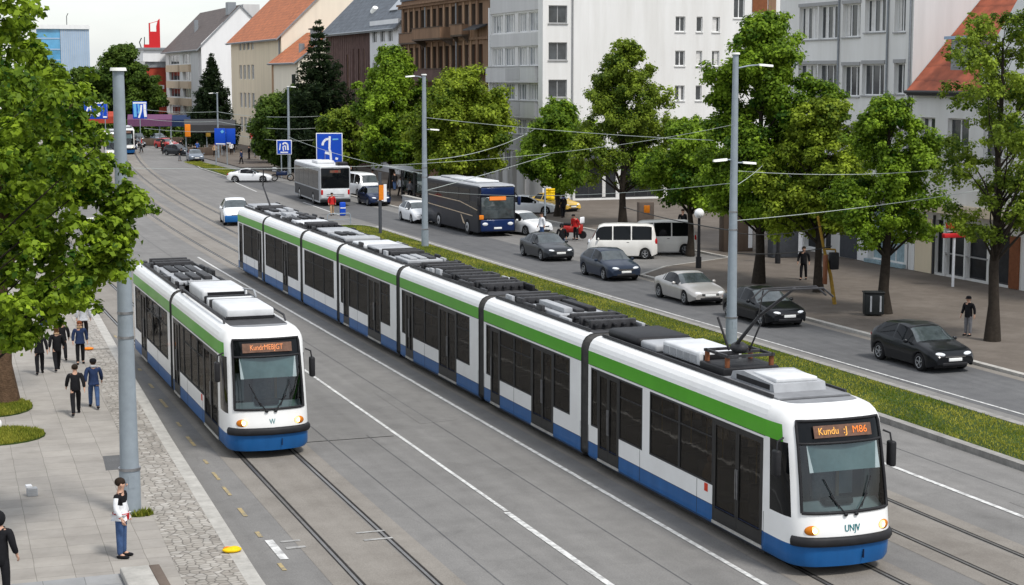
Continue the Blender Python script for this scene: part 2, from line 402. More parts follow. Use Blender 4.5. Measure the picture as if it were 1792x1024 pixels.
SUN_EL, SUN_AZ = 56, 158          # degrees; azimuth clockwise from +Y
sd = bpy.data.lights.new('sun', 'SUN'); sd.energy = 2.8; sd.angle = R(11); sd.color = (1, .965, .91)
so = bpy.data.objects.new('sun', sd); col.objects.link(so)
a = R(SUN_AZ); e = R(SUN_EL)
dirv = Vector((math.sin(a) * math.cos(e), math.cos(a) * math.cos(e), math.sin(e)))
so.rotation_euler = dirv.to_track_quat('Z', 'Y').to_euler()
w = bpy.data.worlds.new('World'); sc.world = w; w.use_nodes = True
nt = w.node_tree; bg = nt.nodes['Background']; L = nt.links.new
sk = nt.nodes.new('ShaderNodeTexSky'); sk.sky_type = 'NISHITA'; sk.sun_disc = False; sk.sun_elevation = R(SUN_EL); sk.sun_rotation = R(SUN_AZ)
bg.inputs['Strength'].default_value = .05; L(sk.outputs[0], bg.inputs['Color'])
tc = nt.nodes.new('ShaderNodeTexCoord'); mp = nt.nodes.new('ShaderNodeMapping'); mp.inputs['Scale'].default_value = (3, 3, 9)
nz = nt.nodes.new('ShaderNodeTexNoise'); nz.inputs['Scale'].default_value = 1.6; nz.inputs['Detail'].default_value = 6
L(tc.outputs['Generated'], mp.inputs['Vector']); L(mp.outputs['Vector'], nz.inputs['Vector'])
cr = nt.nodes.new('ShaderNodeValToRGB'); cr.color_ramp.elements[0].position = .35; cr.color_ramp.elements[1].position = .65
cr.color_ramp.elements[0].color = (.70, .73, .77, 1); cr.color_ramp.elements[1].color = (.92, .93, .94, 1); L(nz.outputs['Fac'], cr.inputs['Fac'])
b2 = nt.nodes.new('ShaderNodeBackground'); sz = nt.nodes.new('ShaderNodeSeparateXYZ'); L(tc.outputs['Generated'], sz.inputs[0]); ma = nt.nodes.new('ShaderNodeMath'); ma.operation = 'MULTIPLY_ADD'; ma.inputs[1].default_value = .22; ma.inputs[2].default_value = .74; ma.use_clamp = False; L(sz.outputs['Z'], ma.inputs[0]); L(ma.outputs[0], b2.inputs['Strength'])   # overcast: brighter overhead
L(cr.outputs['Color'], b2.inputs['Color'])
ad = nt.nodes.new('ShaderNodeAddShader'); L(bg.outputs[0], ad.inputs[0]); L(b2.outputs[0], ad.inputs[1]); L(ad.outputs[0], nt.nodes['World Output'].inputs['Surface'])
sc.view_settings.view_transform = 'Standard'; sc.view_settings.look = 'None'; sc.view_settings.exposure = 0.12; sc.view_settings.gamma = 1

# ---------------------------------------------------------------- ground, road, pavements
def S(y):                     # the street bends gently to the right beyond 85 m
    if y < 85: return 0.
    if y < 260: return 4e-4 * (y - 85) ** 2
    return 12.25 + .14 * (y - 260)
PAVE = .10
def ribbon(f0, f1, z, y0, y1, m, step=4., thick=None, mb=None):
    mb = mb or MB(); n = max(1, int((y1 - y0) / step)); ys = [y0 + (y1 - y0) * i / n for i in range(n + 1)]
    g = (lambda f, y: f(y) if callable(f) else f + S(y))
    vs = [(g(f0, y), y, z) for y in ys] + [(g(f1, y), y, z) for y in ys]; k = n + 1
    mb.add(vs, [(i, i + k, i + k + 1, i + 1) for i in range(n)], m)
    if thick:
        lo = [(x, y, z - thick) for x, y, z in vs]
        mb.add(vs + lo, [(i, i + 1, i + 1 + 2 * k, i + 2 * k) for i in range(n)] + [(i + k, i + 1 + k, i + 1 + 3 * k, i + 3 * k) for i in range(n)] + [(0, k, 3 * k, 2 * k), (n, n + k, n + 3 * k, n + 2 * k)], m)
    return mb
struct(MB().quad((-1500, -300, -.03), (1800, -300, -.03), (1800, 2500, -.03), (-1500, 2500, -.03), 'far_ground'), 'ground')
struct(ribbon(lambda y: -4 + S(y), lambda y: 46., 0, -20, 440, 'asphalt'), 'road')
# left pavement
LK = [(-20, 6.2), (32.8, 6.6), (46.9, 7.0), (58.1, 7.4), (80.1, 8.3), (120, 9.6), (440, 22.)]
kl = lambda y: interp(LK, y) + S(y) * .9
kin = lambda y: kl(y) - .32
struct(ribbon(lambda y: -45, kin, PAVE, -20, 440, 'pavement_slabs', thick=.12), 'pavement')
def stones(f0, f1, z, y0, y1, m, ln=1.0, h=.15, gap=.012):   # kerb as butted stones
    mb = MB(); y = y0
    while y < y1:
        ye = min(y + ln, y1) - gap
        for_ = [(f0(y), y), (f1(y), y), (f1(ye), ye), (f0(ye), ye)]
        mb.prism(for_, z - h, z, m); y += ln
    return mb
struct(stones(kin, kl, PAVE + .006, 18, 140, 'kerb_stone'), 'kerb')
CB = [(18, 5.0), (33.3, 5.15), (41.4, 5.45), (63.2, 6.5), (80, 7.2), (120, 8.4)]
struct(ribbon(lambda y: interp(CB, y) * .99, kin, PAVE + .004, 26, 110, 'cobbles'), 'cobble_strip')
struct(MB().prism([(-20, 20), (4.1, 20), (4.08, 34.2), (-20, 33.9)], PAVE, PAVE + .004, 'grey_slabs'), 'slab_area')
struct(MB().prism([(4.83, 43.6), (5.35, 43.6), (5.45, 45.3), (4.95, 45.3)], PAVE, PAVE + .006, 'asphalt_dark'), 'pavement_patch')
# right-hand carriageway (darker asphalt), plaza and kerb
struct(ribbon(lambda y: 31.2, lambda y: 35.3, .004, 20, 175, 'asphalt_dark'), 'carriageway')
RKP = [(-20, 35.4), (79.0, 35.5), (82, 38.2), (85, 43.6), (113, 43.0), (120, 37.0), (127, 36.6), (230, 36.6), (440, 44)]
rk = lambda y: interp(RKP, y)
struct(ribbon(lambda y: rk(y) + .25, lambda y: 120., PAVE, -20, 440, 'plaza_paving', step=1.5, thick=.12), 'plaza')
struct(stones(rk, lambda y: rk(y) + .25, PAVE + .006, 20, 160, 'kerb_stone'), 'kerb')
struct(ribbon(lambda y: rk(y) - .42, lambda y: rk(y) - .03, .006, 20, 79, 'track_concrete'), 'gutter')
# median
MX0, MX1 = 26.95, 30.3
tip = [(MX0 + 1.675 + 1.675 * math.cos(t), 110 + 2.6 * math.sin(t)) for t in [math.pi * i / 10 for i in range(11)]]
outer = [(MX0, 18), (MX1, 18)] + tip; inner = [(MX0 + .28, 18), (MX1 - .28, 18)] + [(MX0 + 1.675 + (x - MX0 - 1.675) * .83, 110 + (y - 110) * .85) for x, y in tip]
kb = MB(); n = len(outer)
for i in range(1, n):
    a, b_, c, d = outer[i], outer[(i + 1) % n], inner[(i + 1) % n], inner[i]
    m_ = 'kerb_dark'
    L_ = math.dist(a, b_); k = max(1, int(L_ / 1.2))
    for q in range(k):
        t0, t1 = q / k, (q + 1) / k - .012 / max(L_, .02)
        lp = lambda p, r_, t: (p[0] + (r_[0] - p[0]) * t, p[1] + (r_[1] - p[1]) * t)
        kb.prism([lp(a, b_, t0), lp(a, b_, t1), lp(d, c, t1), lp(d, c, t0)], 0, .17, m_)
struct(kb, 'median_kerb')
struct(MB().prism(inner, .0, .15, 'soil'), 'median')
isl = [(32.0, 168), (33.8, 170), (35.2, 182), (34.6, 200), (33.6, 204), (32.3, 190)]
struct(MB().prism([(x + (x - 33.5) * .12, y + (y - 186) * .02) for x, y in isl], 0, .12, 'kerb_stone'), 'island_kerb')
struct(MB().prism(isl, .1, .15, 'soil'), 'traffic_island')
# rails and track bed
def track(xc, y0, y1):
    for k, dx in enumerate((-.72, .72)):
        g_ = ribbon(xc + dx - .06, xc + dx + .09, .008, y0, y1, 'rail_groove'); ribbon(xc + dx - .035, xc + dx + .03, .014, y0, y1, 'rail_steel', mb=g_)
        struct(g_, 'tram_rail')
    struct(ribbon(xc - .62, xc + .62, .004, y0, y1, 'track_concrete'), 'track_bed')
    struct(ribbon(xc - 1.25, xc - .79, .0045, y0, y1, 'track_concrete'), 'track_bed'); struct(ribbon(xc + .82, xc + 1.25, .0045, y0, y1, 'track_concrete'), 'track_bed')
for xc in (9.17, 17.9, 21.35): track(xc, 18, 300)
# painted lines
def line(x0, x1, y0, y1, m='marking_white', z=.012): struct(ribbon(x0, x1, z, y0, y1, m), 'lane_marking')
line(13.08, 13.18, 36.6, 62, z=.0118); line(13.02, 13.17, 18, 36.5)
line(15.93, 16.05, 18, 96); line(24.02, 24.16, 18, 60)
struct(ribbon(lambda y: interp([(20, 32.0), (42, 31.5), (55, 31.25), (80, 30.75), (112, 30.75)], y), lambda y: interp([(20, 32.1), (42, 31.6), (55, 31.35), (80, 30.85), (112, 30.85)], y), .012, 20, 112, 'marking_white'), 'lane_marking')
y = 60.
for y0 in (33.6, 36.3, 38.2, 40.3, 42.0, 43.9, 46.2, 49., 52, 55.5, 59, 63, 67): line(7.18 + (y0 - 33) * .022, 7.26 + rnd.uniform(0, .03) + (y0 - 33) * .022, y0, y0 + rnd.uniform(.4, 1.5), 'marking_yellow', .011)
line(7.32, 7.50, 34.4, 36.0); line(7.62, 8.05, 35.15, 35.3, 'marking_faint'); line(7.62, 8.05, 35.7, 35.82, 'marking_faint')
line(9.35, 10.0, 35.2, 35.32, 'marking_faint', .016); line(9.35, 10.0, 35.85, 35.95, 'marking_faint', .016)
line(30.2, 30.34, 122, 136); line(28.6, 28.74, 150, 170)
# tar seams on the tarmac
for f0, y0, y1, w_ in ((11.1, 20, 120, .03), (14.6, 20, 120, .025), (25.4, 20, 110, .03), (12.3, 18, 46, .02)): struct(ribbon(f0, f0 + w_, .007, y0, y1, 'asphalt_dark'), 'tar_seam')
struct(MB().quad((10.3, 45.6, .006), (13.0, 45.6, .006), (13.0, 45.66, .006), (10.3, 45.66, .006), 'rail_groove'), 'tar_seam')

# repairs in the tarmac and iron covers
for x0, x1, y0, y1, m in ((14.2, 15.4, 47, 52.5, 'asphalt'), (24.6, 26.2, 30.5, 33.5, 'asphalt')):
    struct(MB().quad((x0, y0, .0062), (x1, y0 + .2, .0062), (x1 - .05, y1, .0062), (x0 + .04, y1 - .15, .0062), m), 'road_patch')
# ---------------------------------------------------------------- trams
def clear_glass():
    m, nt, N, b, L = nodes('clear_glass')
    tr = N('BsdfTransparent'); tr.inputs[0].default_value = (.50, .60, .60, 1)
    gl = N('BsdfGlossy', Roughness=.04); lw = N('LayerWeight', Blend=.28); ms = N('MixShader')
    ad_ = N('Math', operation='MULTIPLY_ADD'); ad_.inputs[1].default_value = .5; ad_.inputs[2].default_value = .06
    L(lw.outputs['Fresnel'], ad_.inputs[0]); L(ad_.outputs[0], ms.inputs[0]); L(tr.outputs[0], ms.inputs[1]); L(gl.outputs[0], ms.inputs[2])
    L(ms.outputs[0], nt.nodes['Material Output'].inputs['Surface'])
clear_glass(); mat('roof_dark', (.055, .055, .058), .7, var=.3, scale=1.5); mat('led_dim', (.75, .27, .11), .5, var=.3, scale=14, emit=.25)
SEC = [(.06, .22), (0, .30), (0, .66), (0, 2.68), (0, 3.03), (.02, 3.12), (.06, 3.22), (.13, 3.31), (.24, 3.37), (.34, 3.39)]
SECM = ['tram_blue', 'tram_blue', 'tram_white', 'tram_green', 'tram_white', 'tram_white', 'tram_white', 'tram_white', 'tram_white']
INS = [(.22, .06), (.30, 0), (3.03, 0), (3.12, .02), (3.22, .06), (3.31, .13), (3.37, .24), (3.39, .34)]
def wall(mb, O, U, Lw, z0, z1, holes, N, depth, m, mrev=None):
    """vertical wall from O along U, with rectangular openings (u0,u1,z0,z1) and reveals going along N (into the house)"""
    O = Vector((O[0], O[1], 0)); U = Vector((U[0], U[1], 0)); N = Vector((N[0], N[1], 0))
    us = sorted({0, Lw} | {round(h[i], 4) for h in holes for i in (0, 1)}); zs = sorted({z0, z1} | {round(h[i], 4) for h in holes for i in (2, 3)})
    us = [u for u in us if 0 <= u <= Lw]; zs = [z for z in zs if z0 <= z <= z1]
    p = lambda u, z, d=0: O + U * u + N * d + Vector((0, 0, z))
    for a, b in zip(us, us[1:]):
        for c, d in zip(zs, zs[1:]):
            um, zm = (a + b) / 2, (c + d) / 2
            if any(h[0] < um < h[1] and h[2] < zm < h[3] for h in holes): continue
            mb.quad(p(a, c), p(b, c), p(b, d), p(a, d), m)
    for u0, u1, a, b in holes:
        for q in ((p(u0, a), p(u1, a), p(u1, a, depth), p(u0, a, depth)), (p(u0, b), p(u1, b), p(u1, b, depth), p(u0, b, depth)), (p(u0, a), p(u0, b), p(u0, b, depth), p(u0, a, depth)), (p(u1, a), p(u1, b), p(u1, b, depth), p(u1, a, depth))): mb.quad(*q, mrev or m)

def tint_glass():
    m, nt, N, b, L = nodes('tint_glass')
    tr = N('BsdfTransparent'); tr.inputs[0].default_value = (.46, .44, .41, 1)
    gl = N('BsdfGlossy', Roughness=.03); lw = N('LayerWeight', Blend=.22); ms = N('MixShader')
    tc_ = N('TexCoord'); n_ = N('TexNoise', Scale=1.4, Detail=2.); bp = N('Bump', Strength=.10, Distance=.05); L(tc_.outputs['Object'], n_.inputs['Vector']); L(n_.outputs['Fac'], bp.inputs['Height']); L(bp.outputs['Normal'], gl.inputs['Normal'])
    ad_ = N('Math', operation='MULTIPLY_ADD'); ad_.inputs[1].default_value = .30; ad_.inputs[2].default_value = .015
    L(lw.outputs['Fresnel'], ad_.inputs[0]); L(ad_.outputs[0], ms.inputs[0]); L(tr.outputs[0], ms.inputs[1]); L(gl.outputs[0], ms.inputs[2]); L(ms.outputs[0], nt.nodes['Material Output'].inputs['Surface'])
tint_glass(); mat('seat_blue', (.03, .055, .14), .8, var=.2); mat('inside_grey', (.30, .295, .28), .8, var=.1); mat('inside_floor', (.07, .068, .065), .8, var=.2); mat('grab_yellow', (.5, .33, .04), .4, var=.1)
def glazing(layout, y0, y1):
    Lm = y1 - y0; lay = [list(q) for q in layout]
    for q, r_ in zip(lay, lay[1:]):
        if r_[1] - q[2] < .032: q[2] = r_[1] = (q[2] + r_[1]) / 2
    return [(k, a * Lm, b * Lm) for k, a, b in lay]
def interior(root, x0, w, y0, y1, rr):
    mb = MB().box(x0 + .05, x0 + w - .05, y0 + .05, y1 - .05, .30, .345, 'inside_floor').box(x0 + .05, x0 + w - .05, y0 + .05, y1 - .05, 2.70, 2.74, 'inside_grey'); mb.build('floor_and_ceiling' if False else 'saloon', root, True)
    y = y0 + .5
    while y < y1 - .7:
        for xs in (x0 + .12, x0 + w - .97):
            if rr.random() < .72:
                st = MB().rbox(xs, xs + .85, y, y + .42, .72, .82, .03, 'seat_blue').rbox(xs, xs + .85, y + .38, y + .46, .8, 1.45, .03, 'seat_blue').box(xs + .3, xs + .55, y + .1, y + .3, .345, .72, 'dark_metal')
                st.build('seat', root, True)
                if rr.random() < .3:
                    xx = xs + rr.choice((.22, .62)); c = rr.choice(('cloth_black', 'cloth_navy', 'cloth_grey', 'cloth_red', 'cloth_tan'))
                    MB().ell((xx, y + .22, 1.12), (.2, .14, .32), c, 10, 8).ell((xx, y + .2, 1.53), (.09, .1, .115), 'skin', 10, 8).ell((xx, y + .23, 1.57), (.1, .1, .1), 'cloth_hair', 10, 6).build('passenger', root, True)
        if rr.random() < .6: MB().tube([(x0 + w * .4, y, .34), (x0 + w * .4, y, 2.7)], .02, 'grab_yellow', n=6).build('grab_pole', root, True)
        y += .82
def module_body(x0, w, y0, y1, layout):
    mb = MB(); G_ = glazing(layout, y0, y1); Lm = y1 - y0
    for side in (0, 1):
        O = ((x0 if side == 0 else x0 + w), y1); Nn = (1, 0) if side == 0 else (-1, 0)
        wall(mb, O, (0, -1), Lm, .30, .66, [(a, b, .34, .66) for k, a, b in G_ if k == 'd'], Nn, .05, 'tram_blue', 'rubber')
        wall(mb, O, (0, -1), Lm, .66, 2.68, [(a, b, 1.10, 2.62) if k == 'w' else (a, b, .66, 2.62) for k, a, b in G_], Nn, .05, 'tram_white', 'rubber')
    for side in (0, 1):
        pts = [((x0 + a) if side == 0 else (x0 + w - a), z) for a, z in SEC]
        for i_, (p, q, m) in enumerate(zip(pts, pts[1:], SECM)):
            if i_ in (1, 2): continue
            smooth = p[1] >= 3.0
            mb.add([(p[0], y0, p[1]), (q[0], y0, q[1]), (q[0], y1, q[1]), (p[0], y1, p[1])], [(0, 1, 2, 3)], m, smooth)
    mb.quad((x0 + .34, y0, 3.39), (x0 + w - .34, y0, 3.39), (x0 + w - .34, y1, 3.39), (x0 + .34, y1, 3.39), 'roof_dark')
    ring = [(x0 + a, z) for a, z in SEC] + [(x0 + w - a, z) for a, z in SEC[::-1]]
    for yy in (y0, y1): mb.poly([(x, yy, z) for x, z in ring], 'rubber')
    mb.quad((x0 + .06, y0, .22), (x0 + w - .06, y0, .22), (x0 + w - .06, y1, .22), (x0 + .06, y1, .22), 'dark_metal')
    return mb
def bellows(x0, w, y0, y1):
    mb = MB(); ring = [(x0 + a + .035, z + (.05 if z < .5 else -.02)) for a, z in SEC] + [(x0 + w - a - .035, z + (.05 if z < .5 else -.02)) for a, z in SEC[::-1]]
    n = len(ring); k = 9; vs = []
    cx = x0 + w / 2; cz = 1.8
    for i in range(k):
        s_ = 1.0 if i % 2 == 0 else .972; y = y0 + (y1 - y0) * i / (k - 1)
        vs += [(cx + (x - cx) * s_, y, cz + (z - cz) * s_) for x, z in ring]
    return mb.add(vs, [(i * n + j, i * n + (j + 1) % n, (i + 1) * n + (j + 1) % n, (i + 1) * n + j) for i in range(k - 1) for j in range(n)], 'bellows')
def side_fittings(root, x0, w, y0, y1, layout):
    """layout runs from the far end (0) to the near end (1)"""
    for kind, a, b in glazing(layout, y0, y1):
        ya, yb = y1 - b, y1 - a
        for side in (-1, 1):
            xs = x0 if side < 0 else x0 + w
            X = lambda d, e=.03: (min(xs + side * d, xs - side * e), max(xs + side * d, xs - side * e))
            def frame(mb, u0, u1, z0, z1, t, m, d=.006):
                return mb.box(*X(d), u0, u0 + t, z0, z1, m).box(*X(d), u1 - t, u1, z0, z1, m).box(*X(d), u0 + t, u1 - t, z0, z0 + t, m).box(*X(d), u0 + t, u1 - t, z1 - t, z1, m)
            if kind == 'w':
                f = frame(MB(), ya + .002, yb - .002, 1.102, 2.618, .04, 'rubber')
                if yb - ya > .9: f.box(*X(.004), ya + .042, yb - .042, 2.16, 2.185, 'rubber')
                f = f.build('window_frame', root, True)
                MB().box(*X(-.008, .016), ya + .03, yb - .03, 1.13, 2.59, 'tint_glass').build('pane', f, True)
            else:
                f = frame(MB(), ya + .002, yb - .002, .342, 2.618, .05, 'door_dark').box(*X(.02), ya, yb, .275, .338, 'kerb_stone').build('door', root, True)
                nl = 2 if yb - ya > .9 else 1; wd = (yb - ya - .1) / nl
                for q in range(nl):
                    u0 = ya + .05 + q * wd + .004; u1 = u0 + wd - .008
                    lf = frame(MB(), u0, u1, .395, 2.565, .075, 'door_dark', .004).box(*X(.004), u0 + .075, u1 - .075, .47, .62, 'door_dark').box(*X(.03, -.006), u1 - .05 if q == 0 else u0 + .02, u1 - .02 if q == 0 else u0 + .05, 1.05, 1.7, 'grab_yellow' if False else 'steel')
                    lf = lf.build('door_leaf', f, True)
                    MB().box(*X(-.010, .018), u0 + .07, u1 - .07, .61, 2.5, 'tint_glass').build('pane', lf, True) if False else MB().box(*X(-.010, .018), u0 + .07, u1 - .07, .61, 2.5, 'tint_glass').build('door_pane', f, True)
def roof_kit(root, xc, y0, y1, rr, dense=True):
    z = 3.39
    rl = MB()
    for sx in (-1, 1):
        rl.box(xc + sx * .84 - .02, xc + sx * .84 + .02, y0 + .2, y1 - .2, z, z + .09, 'dark_metal')
    for sx in (-1, 1):
        yy = y0 + .4
        while yy < y1 - .6:
            ln = rr.uniform(.25, .9)
            if rr.random() < .6: rl.rbox(xc + sx * .78 - .05, xc + sx * .78 + .05, yy, min(yy + ln, y1 - .3), z, z + rr.uniform(.1, .26), .015, rr.choice(['black_plastic', 'dark_metal', 'black_plastic', 'cover_grey']))
            yy += ln + rr.uniform(.05, .4)
    rl.build('roof_rail', root, True)
    y = y1 - .5
    while y > y0 + 1.2:
        ln = rr.uniform(1.5, 2.4); ln = min(ln, y - y0 - .3)
        t = rr.random(); hw = rr.uniform(.62, .76); h = rr.uniform(.13, .24)
        if t < .34:
            u = MB().rbox(xc - hw, xc + hw, y - ln, y, z, z + h, .05, rr.choice(['cover_white', 'cover_grey', 'cover_grey']))
            for q in range(4): u.box(xc - hw - .012, xc - hw + .02, y - ln + .15 + q * (ln - .3) / 4, y - ln + .1 + (q + 1) * (ln - .3) / 4, z + .05, z + h - .07, 'dark_metal')
            u.build('roof_cover', root, True)
        elif t < .62:
            u = MB().rbox(xc - hw, xc + hw, y - ln, y, z, z + .13, .03, 'cover_grey')
            for q in range(3): u.rbox(xc - .5 + q * .36, xc - .24 + q * .36, y - ln + .2, y - .2, z + .13, z + .13 + rr.uniform(.06, .16), .02, rr.choice(['dark_metal', 'cover_grey', 'black_plastic']))
            u.build('roof_cooler', root, True)
        else:
            u = MB()
            for q in range(5):
                xx = xc - .55 + q * .27; u.tube([(xx, y - ln, z + .1), (xx, y - ln * .6, z + .16), (xx, y, z + .1)], .045, 'black_plastic', n=6)
            for q in range(3): u.rbox(xc - .66, xc + .66, y - ln + .2 + q * ln / 3, y - ln + .36 + q * ln / 3, z, z + .24, .02, 'dark_metal')
            u.build('roof_pipes', root, True)
        y -= ln + rr.uniform(.15, .4)
def nose(root, x0, w, yf, sign, lab, Ln=1.5):
    half = [(0, 1.5), (0, 1.28), (0, 1.02), (.004, .80), (.02, .62), (.06, .45), (.12, .33), (.19, .25), (.29, .17), (.45, .10), (.65, .055), (.9, .02), (w / 2, 0)]
    plan = half + [(w - x, y) for x, y in half[-2::-1]]
    zs = [.22, .30, .48, .66, .86, 1.0, 1.20, 1.32, 1.6, 1.9, 2.3, 2.60, 2.68, 2.74, 3.03, 3.12, 3.22, 3.31, 3.37, 3.39]
    rake = [(.22, .07), (.48, .02), (.66, 0), (.86, 0), (1.2, .06), (1.9, .20), (2.6, .38), (3.03, .52), (3.12, .56), (3.22, .64), (3.31, .76), (3.37, .93), (3.39, 1.05)]
    P = []
    for x, y in plan:
        colm = []
        for z in zs:
            ins = interp(INS, z); r_ = interp(rake, z); k = 1 - y / 1.5
            tum = max(0, z - 1.0) * .03 * k
            xx = x0 + w / 2 + (x - w / 2) * (1 - 2 * (ins + tum) / w)
            colm.append(Vector((xx, yf + y + r_ * k, z)))
        P.append(colm)
    n = len(plan)
    def cat(i, j):
        zm = (zs[j] + zs[j + 1]) / 2; ii = min(i, n - 2 - i)
        if ii >= 7:
            if 1.32 <= zm < 2.68: return ('windscreen', 'clear_glass')
            if 2.68 <= zm < 3.12: return ('sign_box', 'black_glass')
        if 1 <= ii < 5 and 1.20 < zm < 2.68: return ('cab_window#%d' % (i > n // 2), 'black_glass')
        if zm < .66: return ('nose', 'tram_blue')
        if 2.68 < zm < 3.03 and ii < 4: return ('nose', 'tram_green')
        return ('nose', 'tram_white')
    pr = grid_parts(P, cat)
    top = [P[i][-1] for i in range(n)]
    pr['nose'].poly(top, 'roof_grey'); pr['nose'].poly([P[i][0] for i in range(n)][::-1], 'dark_metal')
    ob = {k: v.build(k.split('#')[0], root, True) for k, v in pr.items()}
    ys = lambda x, z: yf + interp([(a, b) for a, b in half], min(x, w - x)) * 1. + interp(rake, z) * (1 - interp(half, min(x, w - x)) / 1.5)
    # black seal round the windscreen
    sl = MB()
    i0, i1 = 7, n - 8
    jb, jt = zs.index(1.32), zs.index(3.12)
    off = Vector((0, -.012, .004))
    loop = [P[i][jb] + off for i in range(i0, i1 + 1)] + [P[i1][j] + off for j in range(jb + 1, jt + 1)] + [P[i][jt] + off for i in range(i1 - 1, i0 - 1, -1)] + [P[i0][j] + off for j in range(jt - 1, jb - 1, -1)]
    sl.tube(loop, .035, 'black_plastic', n=6)
    j2 = zs.index(2.68); sl.tube([P[i][j2] + off for i in range(i0, i1 + 1)], .03, 'black_plastic', n=6)
    sl.build('windscreen_seal', ob['windscreen'], True)
    # cab interior behind the glass
    it = MB(); it.box(x0 + .12, x0 + w - .12, yf + 1.42, yf + 1.46, .5, 3.2, 'black_plastic')
    it.extr([(x0 + .2, yf + .34, 1.22), (x0 + .2, yf + .75, 1.42), (x0 + .2, yf + 1.0, 1.36), (x0 + .2, yf + 1.0, 1.0), (x0 + .2, yf + .34, 1.0)], (w - .4, 0, 0), 'cover_grey')
    it.box(x0 + .1, x0 + w - .1, yf + .6, yf + 1.4, .9, 1.0, 'black_plastic')
    it.box(x0 + .35, x0 + w - .35, yf + 1.40, yf + 1.415, 1.35, 2.1, 'cover_grey').box(x0 + w * .66, x0 + w * .69, yf + 1.3, yf + 1.34, 1.0, 3.1, 'stone_tan').box(x0 + w * .30, x0 + w * .42, yf + 1.36, yf + 1.39, 1.2, 2.1, 'black_plastic').box(x0 + w * .52, x0 + w * .62, yf + 1.36, yf + 1.39, 1.2, 2.1, 'black_plastic')
    it.rbox(x0 + w * .36, x0 + w * .64, yf + .5, yf + .75, 1.36, 1.5, .04, 'black_plastic'); it.build('cab_interior', root, True)
    MB().extr([(x0 + .38, yf + .34, 2.12), (x0 + w - .36, yf + .34, 2.12), (x0 + w - .36, yf + .50, 2.66), (x0 + .38, yf + .50, 2.66)], (0, .01, 0), 'cab_blind').build('sun_blind', root, True)
    st = MB().rbox(x0 + w / 2 - .25, x0 + w / 2 + .25, yf + 1.15, yf + 1.27, 1.1, 2.05, .05, 'cloth_grey').rbox(x0 + w / 2 - .27, x0 + w / 2 + .27, yf + .85, yf + 1.2, 1.15, 1.3, .05, 'cloth_grey')
    st.build('driver_seat', root, True)
    # bumper bar along the front
    bm_ = MB(); bar = [P[i][zs.index(.66)] for i in range(5, n - 5)]
    vs = []
    for p in bar:
        c = Vector((x0 + w / 2, yf + 1.2, p.z)); d = (p - c); d.z = 0; d.normalize()
        for dz, o_ in ((.0, -.02), (.0, .05), (.05, .075), (.13, .075), (.18, .04), (.2, -.02)): vs.append((p.x + d.x * o_, p.y + d.y * o_, .655 + dz))
    k = 6; m_ = len(bar)
    bm_.add(vs, [(i * k + j, (i + 1) * k + j, (i + 1) * k + j + 1, i * k + j + 1) for i in range(m_ - 1) for j in range(k - 1)], 'black_plastic', True)
    bm_.build('bumper', root, True)
    gv = MB(); 
    for zz in (.33, .55): gv.tube([P[i][zs.index(.48)] + Vector((0, -.008, zz - .48 - 0)) + Vector((0, .05 if zz < .4 else .012, 0)) for i in range(8, n - 8)], .007, 'cloth_navy', n=5)
    gv.box(x0 + w * .62, x0 + w * .625, yf - .004, yf + .06, .36, .54, 'cloth_navy'); gv.build('panel_seam', root, True)
    # headlights
    for sx in (-1, 1):
        xx = x0 + w / 2 + sx * (w / 2 - .36); yy = ys(.36, .97); rot = Matrix.Rotation(R(22) * sx, 3, 'Z')
        h = MB().ell((xx, yy + .015, .975), (.155, .06, .105), 'amber', 14, 10, rot).build('headlight', root, True)
        MB().ell((xx - sx * .035, yy - .028, .985), (.10, .035, .085), 'headlight_lit', 14, 10, rot).ell((xx - sx * .03, yy - .05, .985), (.05, .02, .05), 'headlight_core', 10, 8, rot).build('lens', h, True)
        # mirror
        mx = (x0 - .17) if sx < 0 else (x0 + w + .15)
        mm = MB().rbox(mx - .07, mx + .07, yf + .62, yf + .84, 2.02, 2.56, .045, 'black_plastic')
        mm.tube([(mx, yf + .72, 2.5), (mx - sx * .03, yf + .75, 2.72), (x0 + w / 2 + sx * (w / 2 - .02), yf + .8, 2.78)], .022, 'black_plastic', n=6)
        mm.build('mirror', root, True)
        wp = MB(); xb = x0 + w / 2 + sx * .12
        wp.tube([(xb, ys(w / 2, 1.29) - .03, 1.29), (xb + sx * .30, ys(.8, 1.63) - .03, 1.66)], .016, 'black_plastic', n=6)
        wp.tube([(xb + sx * .14, ys(.9, 1.4) - .035, 1.4), (xb + sx * .42, ys(.6, 1.9) - .03, 2.0)], .011, 'black_plastic', n=6)
        wp.ell((xb, ys(w / 2, 1.28) - .03, 1.28), (.05, .03, .04), 'black_plastic', 8, 6)
        wp.build('wiper', root, True)
    # destination display
    zc = 2.915; tilt = math.atan(.33)
    yc = ys(w / 2, zc) - .012
    nrm = Vector((0, -math.cos(tilt), math.sin(tilt))); upv = Vector((0, math.sin(tilt), math.cos(tilt)))
    c0 = Vector((x0 + w / 2, yc, zc)); q = []
    for sx, sz in ((-1, -1), (1, -1), (1, 1), (-1, 1)): q.append(c0 + Vector((sx * .66, 0, 0)) + upv * sz * .125)
    dp = MB().extr(q, nrm * .012, 'led_back').build('display', ob['sign_box'], True)
    r0 = root.location
    for txt, mm, dx, sxx in sign:
        p = c0 + nrm * .02 + Vector((dx, 0, 0)) - r0
        text_mesh(txt, .205, mm, 'lettering', dp, p, (R(90) - tilt, 0, 0), .003, sxx)
    if lab: text_mesh(lab, .20, 'teal_print', 'emblem', root, Vector((x0 + w / 2 + .02, yf + .022, 1.0)) - r0, (R(90 - 6), 0, R(0)), .006, .75)
